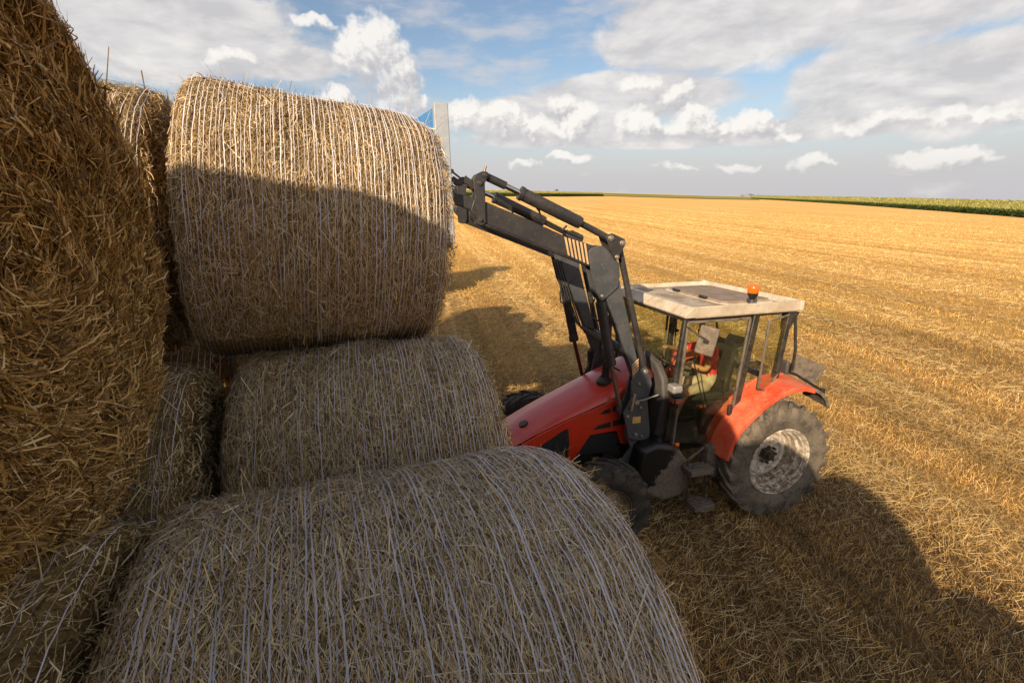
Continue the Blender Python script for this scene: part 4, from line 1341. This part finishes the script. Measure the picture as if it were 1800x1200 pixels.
# --- roof
def roof():
    top = [(1.40, -.90), (1.36, .936), (1.31, .938), (-.185, .936), (-.185, -.936), (1.31, -.936)]
    mb = MB()
    mb.box(((1.30 - .15) / 2, 0, 2.69), (1.40, 1.80, .08))
    r_ = mb.build('roof', M['roof_top'], tractor, .015)
    # raised rim: two sides and the rear
    def rim(name, p0, p1, z0, z1, outward):
        p0, p1 = Vector(p0), Vector(p1)
        o = Vector(outward)
        n = MB()
        q = [p0, p1]
        vs = []
        for p in q:
            vs += [p + Vector((0, 0, z0)) - o * .035, p + Vector((0, 0, z1)), p + Vector((0, 0, z1)) - o * .028, p + Vector((0, 0, z0 + .015)) - o * .07]
        n.add(vs, [(0, 1, 5, 4), (1, 2, 6, 5), (2, 3, 7, 6), (3, 0, 4, 7), (0, 3, 2, 1), (4, 5, 6, 7)])
        return n.build(name, M['roof'], r_, .006)
    rim('side_rim', (1.33, .938, 0), (-.15, .938, 0), 2.665, 2.795, (0, 1, 0))
    rim('side_rim', (1.33, -.938, 0), (-.15, -.938, 0), 2.665, 2.785, (0, -1, 0))
    rim('rear_rim', (-.19, .905, 0), (-.19, -.905, 0), 2.665, 2.795, (-1, 0, 0))
    for s in (1, -1):
        MB().box((-.168, .92 * s, 2.735), (.05, .05, .125)).build('rim_corner', M['roof'], r_, .008)
    # sloping visor in front
    v = MB()
    y = .938
    vs = [(1.33, -y, 2.79), (1.33, y, 2.79), (1.43, y, 2.685), (1.43, -y, 2.685), (1.33, -y, 2.66), (1.33, y, 2.66), (1.41, y, 2.655), (1.41, -y, 2.655), (1.12, -y + .06, 2.735), (1.12, y - .06, 2.735)]
    v.add([(1.11, -.90, 2.745), (1.11, .90, 2.745), (1.335, .9365, 2.79), (1.43, .915, 2.69), (1.43, -.915, 2.69), (1.335, -.9365, 2.79), (1.11, -.90, 2.66), (1.11, .90, 2.66), (1.41, .90, 2.66), (1.41, -.90, 2.66)],
          [(0, 1, 2, 5), (5, 2, 3, 4), (4, 3, 8, 9), (9, 8, 7, 6), (1, 7, 8, 3, 2), (0, 5, 4, 9, 6), (0, 6, 7, 1)])
    v.build('visor', M['roof'], r_, .008)
    # hatch with two hinges
    h = MB().prism([(.66, -.60), (.66, .52), (.60, .58), (.0, .58), (-.06, .52), (-.06, -.60), (.0, -.66), (.60, -.66)], 2.732, 2.762, 'xy')
    hh = h.build('roof_hatch', M['hatch'], tractor, .01)
    MB().prism([(.70, -.64), (.70, .56), (.63, .63), (-.02, .63), (-.10, .56), (-.10, -.64), (-.02, -.70), (.63, -.70)], 2.725, 2.738, 'xy').build('hatch_seal', M['roof'], hh, .004)
    for yy in (-.38, .22):
        MB().box((.69, yy, 2.765), (.055, .12, .022)).tube([(.70, yy - .065, 2.772), (.70, yy + .065, 2.772)], .014, 8).build('hinge', M['black'], hh, .004)
roof()
bc = MB().tube([(.51, .86, 2.70), (.513, .878, 2.84)], .013, 10).build('beacon', M['steel'], tractor)
MB().lathe([(.0, -.03), (.03, -.028), (.045, .0), (.058, .03), (.06, .045), (.056, .05)], (.515, .88, 2.865), 'z', 24).build('beacon_base', M['black'], bc)
MB().lathe([(.058, 0), (.062, .02), (.060, .06), (.052, .092), (.035, .108), (.0, .112)], (.515, .88, 2.91), 'z', 28).build('beacon_dome', M['orange'], bc)

# --- fenders
def fender(s):
    path = [(.80, .88), (.745, 1.12), (.66, 1.28), (.50, 1.43), (.33, 1.57), (.14, 1.675), (-.06, 1.735), (-.26, 1.74), (-.42, 1.69)]
    def sheet_(pp, y0, y1, lip, t, nm, m, par):
        mb = MB()
        k = len(pp)
        vs, fs = [], []
        for i, (x, z) in enumerate(pp):
            a = pp[max(i - 1, 0)]; b = pp[min(i + 1, k - 1)]
            d = Vector((b[0] - a[0], 0, b[1] - a[1])).normalized()
            nn = Vector((-d.z, 0, d.x))
            if nn.z < 0: nn = -nn
            if nn.x < 0 and i < 2: nn = -nn
            base = Vector((x, 0, z))
            dn = Vector((.0, 0, .758)) - base
            dn.normalize()
            for (yy, off) in ((y0, .03), (y0 + .10, .022), (y1 - .06, .006), (y1, -.004), (y1, -.004 - lip), (y1 - t, -.004 - lip), (y1 - t, -.03), (y0, .005)):
                q = base - dn * off
                vs.append((q.x, yy * s, q.z))
        m_ = 8
        for i in range(k - 1):
            for j in range(m_):
                fs.append((i * m_ + j, i * m_ + (j + 1) % m_, (i + 1) * m_ + (j + 1) % m_, (i + 1) * m_ + j))
        fs += [tuple(range(m_)), tuple(range((k - 1) * m_, k * m_))]
        return mb.add(vs, fs).build(nm, M[m], par, .004)
    f = sheet_(path, .66, 1.11, .055, .012, 'fender', 'red_dusty', tractor)
    sheet_([(-.41, 1.70), (-.50, 1.655), (-.60, 1.56), (-.66, 1.44)], .70, 1.12, .04, .02, 'rubber_flap', 'plate_dirty', f)
    # inner step of the fender beside the cab
    MB().prism([(.70, 1.20), (.50, 1.46), (.48, 1.52), (.28, 1.63), (.26, 1.68), (.02, 1.78), (-.30, 1.78), (-.30, 1.70), (.2, 1.60), (.6, 1.2)], .655 * s, .70 * s).build('fender_step', M['red_dusty'], f, .01)
    # dirty board with lamp behind the fender
    pl = MB()
    y0, y1 = .44, .90
    pl.add([(-.60, y0 * s, 1.70), (-.60, y1 * s, 1.68), (-.72, y1 * s, 1.90), (-.72, y0 * s, 1.93), (-.63, y0 * s, 1.69), (-.63, y1 * s, 1.67), (-.75, y1 * s, 1.89), (-.75, y0 * s, 1.92)],
           [(0, 1, 2, 3), (4, 7, 6, 5), (0, 4, 5, 1), (1, 5, 6, 2), (2, 6, 7, 3), (3, 7, 4, 0)])
    board = pl.build('lamp_board', M['plate_dirty'], tractor, .008)
    MB().tube([(-.40, .55 * s, 1.76), (-.60, .60 * s, 1.70), (-.62, .98 * s, 1.62)], .018, 8).box((-.62, 1.0 * s, 1.60), (.06, .05, .09)).build('bracket', M['black'], board)
    MB().box((-.36, .62 * s, 1.84), (.05, .16, .18)).build('work_lamp', M['cowl'], tractor, .02)
fender(1)
fender(-1)

# --- lamps at the front post, mirrors, indicator
hl = MB().box((1.42, .84, 1.80), (.13, .15, .10)).build('headlamp', M['lamp_glass'], tractor, .025, seg=3)
MB().box((1.405, .855, 1.735), (.15, .16, .02)).build('lamp_shell', M['black'], hl, .006)
ml = MB().box((1.405, .86, 1.665), (.13, .14, .085)).build('marker_lamp', M['black'], tractor, .015)
MB().box((1.41, .935, 1.665), (.10, .016, .055)).build('lens', M['lamp_red'], ml, .004)
MB().box((1.475, .87, 1.665), (.014, .10, .055)).build('lens', M['lamp_red'], ml, .004)
MB().bar((1.36, .76, 1.85), (1.36, .86, 1.55), .04, .03).build('lamp_bracket', M['black'], tractor, .005)
MB().box((1.30, .81, 1.02), (.06, .03, .05)).build('indicator_lamp', M['orange'], tractor, .008)
MB().box((.98, .80, 1.50), (.09, .02, .035)).build('reflector', M['orange'], tractor, .006)
def mirror(s):
    if s > 0:
        c, rot, d = Vector((1.17, 1.0, 2.41)), (Matrix.Rotation(R(40), 3, 'Z') @ Matrix.Rotation(R(-9), 3, 'X')), (.045, .21, .34)
    else:
        c, rot, d = Vector((1.14, -1.02, 2.34)), Euler((R(4), 0, R(60))).to_matrix(), (.045, .19, .36)
    hull = MB().box(c, d, rot).build('mirror', M['mirror_back'] if s > 0 else M['black'], tractor, .02, seg=3)
    MB().box(c + rot @ Vector((-.0245, 0, 0)), (.004, d[1] * .86, d[2] * .9), rot).build('mirror_glass', M['mirror'], hull)
    MB().tube([(1.34, .83 * s, 2.56), (1.30, .95 * s, 2.50), c + rot @ Vector((.03, 0, .02))], .011, 8).box(c + rot @ Vector((.032, 0, .0)), (.03, .06, .04), rot).build('mirror_arm', M['black'], hull)
mirror(1)
mirror(-1)

# --- inside the cab
MB().box((.30, 0, 1.34), (.50, .50, .12)).build('seat', M['seat'], tractor, .04, seg=3)
MB().prism([(.13, 1.38), (.22, 1.38), (.12, 2.02), (.02, 2.0)], -.24, .24).build('seat_back', M['seat'], tractor, .04, seg=3)
MB().box((.30, 0, 1.16), (.36, .38, .24)).build('seat_base', M['interior'], tractor, .02)
MB().prism([(1.36, 1.05), (1.20, 1.05), (1.12, 1.72), (1.36, 1.90)], -.24, .24).build('dashboard', M['interior'], tractor, .03)
sw = MB()
cc, rot = Vector((1.02, 0, 1.84)), Euler((0, R(-32), 0)).to_matrix()
sw.tube([cc + rot @ Vector((.19 * math.cos(a), .19 * math.sin(a), 0)) for a in [2 * math.pi * i / 24 for i in range(25)]], .016, 8, caps=False)
for k in range(3):
    a = 2 * math.pi * k / 3
    sw.tube([cc, cc + rot @ Vector((.19 * math.cos(a), .19 * math.sin(a), 0))], .011, 6)
sw.tube([cc, (1.16, 0, 1.62)], .03, 8)
sw.build('steering_wheel', M['black'], tractor)
for s in (1, -1):
    MB().prism([(.92, 1.02), (.60, 1.06), (.30, 1.40), (-.08, 1.55), (-.08, 1.15), (.45, .98)], .44 * s, .70 * s).build('side_console', M['interior_grey'] if s < 0 else M['interior'], tractor, .03)
MB().box((.70, .60, 1.22), (.36, .16, .40)).build('control_box', M['black'], tractor, .04)
for k, (x, y) in enumerate(((.52, -.42), (.62, -.46), (.42, .48))):
    MB().tube([(x, y, 1.40), (x + .05, y, 1.68)], .010, 6).lathe([(0, -.03), (.02, -.02), (.024, 0), (.018, .02), (0, .03)], (x + .053, y, 1.70), 'z', 10).build('control_lever', M['black'], tractor)

# ------------------------------------------------------------------ front loader (parts of the tractor)
def pin(parent, x, z, y0, y1, r=.03, m='steel', name='pin'):
    mb = MB().tube([(x, y0, z), (x, y1, z)], r, 14)
    s = 1 if y1 > 0 else -1
    mb.tube([(x, y1, z), (x, y1 + .014 * s, z)], r * .62, 6)
    return mb.build(name, M[m], parent, .004)


def loader_side(s):
    yc = .58 * s
    o = lambda a: (yc + a * s)
    # tower bolted to the chassis
    tw = MB().prism([(1.83, 1.963), (1.728, 2.05), (1.672, 1.99), (1.62, 1.82), (1.665, 1.60), (1.60, 1.16), (1.61, 1.10), (1.66, 1.05), (1.90, 1.12), (1.95, 1.335), (1.985, 1.465), (1.89, 1.66), (1.905, 1.87)], o(.06), o(.085))
    tw.prism([(1.66, 1.06), (1.90, 1.12), (1.84, .96), (1.99, .76), (1.96, .62), (1.80, .70), (1.60, .98)], o(.02), o(.06))
    tw.prism([(1.83, 1.963), (1.728, 2.05), (1.672, 1.99), (1.62, 1.82), (1.665, 1.60), (1.60, 1.16), (1.95, 1.335), (1.985, 1.465), (1.89, 1.66)], o(-.085), o(-.06))
    tw.box((1.80, yc, 1.25), (.16, .12, .40))
    t = tw.build('loader_tower', M['loader_grey'], tractor, .006)
    MB().box((1.80, o(.0865), 1.36), (.11, .003, .085)).build('warning_decal', M['yellow'], t)
    for (x, z, r_) in ((1.72, 1.98, .035), (1.80, 1.16, .025), (1.72, 1.13, .018), (1.76, 1.52, .022), (1.93, 1.42, .022), (1.80, 1.83, .018)):
        pin(t, x, z, o(-.09), o(.098), r_)
    MB().tube([(1.82, o(.10), 1.62), (1.76, o(.14), 1.64), (1.58, o(.17), 1.70)], .011, 8).tube([(1.83, o(.085), 1.61), (1.83, o(.125), 1.61)], .032, 10).build('lock_lever', M['steel'], t)
    MB().bar((1.90, o(.09), 1.50), (1.86, o(.09), 1.72), .03, .07, (0, 1, 0)).build('support_leg', M['steel'], t, .005)
    # booms
    low = MB().prism([(2.27, 2.90), (2.13, 3.15), (1.775, 1.965), (1.72, 1.92), (1.76, 1.84), (1.835, 1.86)], o(-.055), o(.055))
    lb = low.build('lower_boom', M['loader_grey'], tractor, .008)
    for k in range(6):
        q = k / 5
        x, z = 1.865 + .02 * q - .012, 1.895 + .19 * q
        MB().prism([(x - .06, z + .035), (x - .06, z + .062), (x + .018 + .04 * q * 0, z - .006), (x + .018, z - .033)], o(.0552), o(.0568)).build('stripe_decal', M['cream'], lb, smooth=False)
    up = MB().prism([(2.26, 3.42), (2.53, 3.515), (2.77, 3.59), (3.2, 3.775), (3.63, 3.945), (3.75, 3.975), (3.79, 3.86), (3.70, 3.755), (2.72, 3.372), (2.47, 3.27), (2.25, 3.12)], o(-.055), o(.055))
    up.prism([(2.72, 3.372), (2.50, 3.28), (2.50, 3.262), (2.72, 3.352), (3.70, 3.735), (3.70, 3.755)], o(-.07), o(.07))
    ub = up.build('upper_boom', M['loader'], tractor, .008)
    for k in range(6):
        a = k / 5
        xt, zt = 2.79 - .225 * a, 3.588 - .068 * a
        xb, zb = 2.745 - .225 * a, 3.395 - .10 * a
        w = .024
        MB().prism([(xt, zt), (xt - w, zt - w * .3), (xb - w, zb - w * .45), (xb, zb)], o(.0552), o(.0568)).build('stripe_decal', M['cream'], ub, smooth=False)
    for y0, y1 in ((.056, .078), (-.078, -.056)):
        g = MB().prism([(2.512, 3.42), (2.49, 3.455), (2.429, 3.481), (2.37, 3.484), (2.323, 3.471), (2.257, 3.405), (2.14, 3.288), (2.125, 3.15), (2.137, 3.022), (2.284, 2.902), (2.33, 2.88), (2.365, 2.889), (2.406, 2.968), (2.485, 3.251)], o(y0), o(y1)).build('elbow_plate', M['loader_grey'], tractor, .006)
        if y0 > 0:
            pin(g, 2.33, 2.93, o(.07), o(.088), .022)
    # bellcrank on the elbow
    for y0, y1 in ((.082, .10), (-.10, -.082)):
        b = MB().prism([(2.325, 3.575), (2.30, 3.605), (2.25, 3.615), (2.10, 3.55), (2.085, 3.51), (2.10, 3.47), (2.165, 3.35), (2.195, 3.32), (2.225, 3.345)], o(y0), o(y1)).build('bellcrank', M['loader'], tractor, .006)
        if y0 > 0:
            pin(b, 2.27, 3.565, o(.0), o(.115), .034)
            pin(b, 2.13, 3.51, o(.0), o(.115), .032)
            pin(b, 2.185, 3.36, o(.0), o(.115), .026)
    MB().tube([(2.125, yc, 3.50), (1.73, yc + .05 * s, 2.02)], .036, 12).build('levelling_link', M['loader'], tractor)
    # tilt ram along the upper boom
    tc_ = MB().tube([(2.29, o(.03), 3.575), (2.62, o(.03), 3.735)], .036, 14).tube([(2.60, o(.03), 3.727), (2.63, o(.03), 3.741), (3.22, o(.03), 4.01), (3.25, o(.03), 4.023)], [.062, .066, .066, .060], 20).tube([(3.24, o(.03), 4.018), (3.275, o(.03), 4.035)], .072, 20)
    tr_ = tc_.build('tilt_cylinder', M['loader'], tractor)
    MB().tube([(3.26, o(.03), 4.028), (3.44, o(.03), 4.108)], .028, 14).build('piston_rod', M['chrome'], tr_)
    MB().tube([(3.42, o(.03), 4.10), (3.64, o(.03), 4.195)], .040, 14).build('rod_end', M['loader'], tr_)
    MB().tube([(2.75, o(.02), 3.70), (2.80, o(.02), 3.66), (2.78, o(.0), 3.61)], .012, 8).tube([(3.12, o(.0), 3.93), (3.05, o(-.02), 3.86), (3.02, o(-.02), 3.78), (2.80, o(-.03), 3.66), (2.55, o(-.04), 3.56)], .011, 8).build('hydraulic_hose', M['black'], tr_)
    # lift ram
    lc = MB().tube([(2.33, yc, 2.90), (2.31, yc, 2.83)], .04, 14).tube([(2.315, yc + .005, 2.85), (2.15, yc + .01, 2.10)], .06, 20).tube([(2.16, yc, 2.14), (2.145, yc, 2.08)], .068, 20)
    lcy = lc.build('lift_cylinder', M['loader'], tractor)
    MB().tube([(2.15, yc, 2.10), (1.985, yc + .01 * s, 1.48)], .026, 12).build('piston_rod', M['brown_rod'] if s > 0 else M['red_reflex_rod'], lcy)
    MB().tube([(1.985, yc - .04, 1.475), (1.985, yc + .04, 1.475)], .045, 12).build('rod_eye', M['loader'], lcy)
    MB().tube([(2.36, o(-.05), 2.88), (2.40, o(-.07), 2.78), (2.38, o(-.06), 2.66), (2.31, o(-.02), 2.62)], .010, 6).build('hydraulic_hose', M['black'], lcy)
    # carriage plates at the boom tip
    for y0, y1 in ((.058, .085), (-.085, -.058)):
        c = MB().prism([(3.759, 4.16), (3.724, 4.205), (3.669, 4.231), (3.63, 4.23), (3.605, 4.20), (3.611, 4.168), (3.643, 4.123), (3.642, 3.754), (3.66, 3.725), (3.692, 3.715), (3.734, 3.735), (3.743, 3.954), (3.754, 4.09)], o(y0), o(y1)).build('carriage_plate', M['loader'], tractor, .006)
        if y0 > 0:
            pin(c, 3.635, 4.195, o(.0), o(.095), .034, 'loader')
            pin(c, 3.69, 4.12, o(.0), o(.095), .032, 'loader')
            pin(c, 3.69, 3.77, o(.0), o(.095), .024, 'loader')
    MB().prism([(3.975, 4.155), (3.923, 4.10), (3.869, 4.098), (3.842, 4.122), (3.808, 4.112), (3.765, 4.06), (3.70, 4.07), (3.70, 4.15), (3.766, 4.158), (3.806, 4.183), (3.86, 4.182), (3.90, 4.160), (3.941, 4.190)], o(-.03), o(.03)).build('curved_link', M['loader'], tractor, .008)
    MB().prism([(4.06, 4.06), (3.95, 4.03), (3.70, 3.985), (3.70, 3.86), (3.80, 3.87), (3.89, 3.905), (4.06, 3.95)], o(-.05), o(.05)).build('tip_arm', M['loader'], tractor, .008)
    MB().tube([(3.64, o(.03), 4.22), (3.62, o(.03), 4.285)], .012, 8).tube([(3.87, o(.0), 4.17), (3.955, o(.0), 4.235)], .010, 8).tube([(3.955, o(-.01), 4.235), (3.955, o(.01), 4.235)], .022, 10).build('latch_handle', M['brown_rod'], tractor)
    return t


for s in (1, -1):
    loader_side(s)
MB().tube([(1.95, -.58, 2.22), (1.95, .58, 2.22)], .06, 14).build('cross_tube', M['loader'], tractor)
MB().tube([(3.55, -.58, 3.80), (3.55, .58, 3.80)], .06, 14).build('cross_tube', M['loader'], tractor)
for k in range(4):
    d = .035 * k
    MB().tube([(2.50 - d, -.50, 3.22), (2.36 - d, -.50, 2.75), (2.20 - d, -.49, 2.42 - d), (2.17 - d, -.44, 2.36 - d), (2.17 - d, 0, 2.36 - d), (2.17 - d, .48, 2.36 - d)], .010, 8).build('hydraulic_pipe', M['loader'], tractor)
for hp in ([(2.16, .30, 2.30), (2.20, .32, 2.12), (2.05, .36, 2.0), (1.92, .40, 1.92)], [(2.10, .20, 2.28), (2.14, .24, 2.05), (2.0, .3, 1.95)], [(1.80, -.30, 2.0), (1.86, -.34, 2.25), (2.0, -.4, 2.3)]):
    MB().tube(hp, .012, 8).build('hydraulic_hose', M['black'], tractor)
# blue and grey bale frame carried by the loader
MB().bar((4.04, .70, 3.55), (4.055, .70, 4.80), .13, .15, (0, 1, 0)).build('frame_post', M['greypost'], tractor, .008)
MB().bar((4.30, -.80, 3.50), (4.315, -.80, 4.78), .10, .13, (0, 1, 0)).build('frame_post', M['greypost'], tractor, .008)
MB().bar((4.07, .625, 4.70), (4.33, -.735, 4.72), .05, .20).build('frame_beam', M['blue'], tractor, .006)
MB().bar((4.05, .65, 3.85), (4.31, -.75, 3.85), .08, .12).build('frame_beam', M['blue'], tractor, .006)
MB().bar((4.04, .63, 3.56), (4.30, -.73, 3.56), .08, .12).build('frame_beam', M['blue'], tractor, .006)
# the ground falls away a little to the far side, the tractor leans with it
TROLL = R(2.0)
tractor.rotation_euler = (TROLL, 0, TYAW)
tractor.location = (TX, TY, -1.1 * math.sin(TROLL))


# ------------------------------------------------------------------ driver
def driver():
    V = {}
    E_ = []
    def J(n, p, r, par=None):
        V[n] = (len(V), p, r)
        if par: E_.append((V[par][0], V[n][0]))
    J('pelvis', (.34, 0, 1.48), .13)
    J('spine', (.30, 0, 1.68), .12, 'pelvis')
    J('chest', (.33, 0, 1.88), .135, 'spine')
    J('upper', (.36, 0, 1.99), .10, 'chest')
    J('neck', (.40, 0, 2.08), .055, 'upper')
    J('jaw', (.44, 0, 2.16), .075, 'neck')
    J('skull', (.43, 0, 2.26), .095, 'jaw')
    J('crown', (.42, 0, 2.31), .07, 'skull')
    J('nose', (.535, 0, 2.215), .016, 'skull')
    for s, nm in ((1, 'l'), (-1, 'r')):
        J(nm + 'sh', (.38, .19 * s, 1.98), .062, 'upper')
        if s > 0:
            el, wr = (.60, .31, 1.78), (.84, .17, 1.86)
        else:
            el, wr = (.62, -.28, 1.90), (.88, -.15, 2.0)
        J(nm + 'ua', tuple((np.array((.38, .19 * s, 1.98)) * .5 + np.array(el) * .5)), .052, nm + 'sh')
        J(nm + 'el', el, .042, nm + 'ua')
        J(nm + 'fa', tuple(np.array(el) * .45 + np.array(wr) * .55), .036, nm + 'el')
        J(nm + 'wr', wr, .026, nm + 'fa')
        d = (np.array(wr) - np.array(el)); d = d / np.linalg.norm(d)
        pm = np.array(wr) + d * .05
        J(nm + 'palm', tuple(pm), .026, nm + 'wr')
        sdv = np.cross(d, (0, 0, 1)); sdv /= np.linalg.norm(sdv)
        for k, (q, ln) in enumerate(((-.03, .062), (-.01, .072), (.01, .068), (.03, .055))):
            b0 = pm + d * .035 + sdv * q
            b1 = b0 + d * ln * .5 + np.array((0, 0, -.004))
            b2 = b1 + d * ln * .2 + np.array((0, 0, -ln * .5))
            J(f'{nm}f{k}a', tuple(b0), .0095, nm + 'palm')
            J(f'{nm}f{k}b', tuple(b1), .009, f'{nm}f{k}a')
            J(f'{nm}f{k}c', tuple(b2), .008, f'{nm}f{k}b')
        t0 = np.array(wr) + d * .03 - sdv * .035 * s
        J(nm + 't0', tuple(t0), .011, nm + 'wr')
        J(nm + 't1', tuple(t0 + d * .03 - sdv * .012 * s + np.array((0, 0, -.015))), .009, nm + 't0')
        J(nm + 'hip', (.40, .10 * s, 1.45), .095, 'pelvis')
        kn = (.82, .23 * s, 1.44)
        J(nm + 'th', (.61, .165 * s, 1.46), .078, nm + 'hip')
        J(nm + 'kn', kn, .056, nm + 'th')
        J(nm + 'ca', (.90, .22 * s, 1.27), .050, nm + 'kn')
        J(nm + 'an', (.93, .21 * s, 1.09), .034, nm + 'ca')
        J(nm + 'ft', (1.03, .22 * s, 1.075), .032, nm + 'an')
        J(nm + 'toe', (1.12, .23 * s, 1.07), .026, nm + 'ft')
    me = bpy.data.meshes.new('person')
    me.from_pydata([v[1] for v in V.values()], E_, [])
    o = bpy.data.objects.new('person', me)
    link(o)
    sk = o.modifiers.new('skin', 'SKIN')
    for i, v in enumerate(V.values()):
        sv = me.skin_vertices[0].data[i]
        sv.radius = (v[2], v[2])
        sv.use_root = (i == 0)
    ss = o.modifiers.new('sub', 'SUBSURF'); ss.levels = 2; ss.render_levels = 2
    dg = bpy.context.evaluated_depsgraph_get()
    dg.update()
    m2 = bpy.data.meshes.new_from_object(o.evaluated_get(dg))
    o.modifiers.clear()
    o.data = m2
    for k in ('skin', 'shirt', 'shorts', 'hair', 'shoe'):
        m2.materials.append(M[k])
    for p in m2.polygons:
        c = p.center
        i = 0
        if c.z > 2.24 and c.x < .50 or c.z > 2.30: i = 3
        elif c.z < 1.13 and c.x > .85: i = 4
        elif c.x < .66 and abs(c.y) < .32 and 1.62 < c.z < 2.06 and (abs(c.y) < .2 or c.x < .53): i = 1
        elif c.z < 1.62 and c.z > 1.36 and c.x < .76: i = 2
        elif c.z <= 1.62 and c.x < .55: i = 2
        p.material_index = i
        p.use_smooth = True
    for s in (1, -1):
        ear = MB().lathe([(0, .012), (.022, .008), (.028, 0), (.02, -.008)], (.435, .098 * s, 2.225), 'y', 12).build('ear', M['skin'], o)
        MB().lathe([(0, .008), (.010, .004), (.012, -.006)], (.517, .035 * s, 2.245), 'x', 10).build('eye', M['hair'], o)
    MB().box((.515, 0, 2.165), (.012, .045, .008)).build('mouth', M['shirt'], o, .003)
    o.location = tractor.location
    o.rotation_euler = tractor.rotation_euler
    tag(o, 'driver in red shirt and pale shorts sitting in the tractor cab behind dusty glass', 'person')
driver()
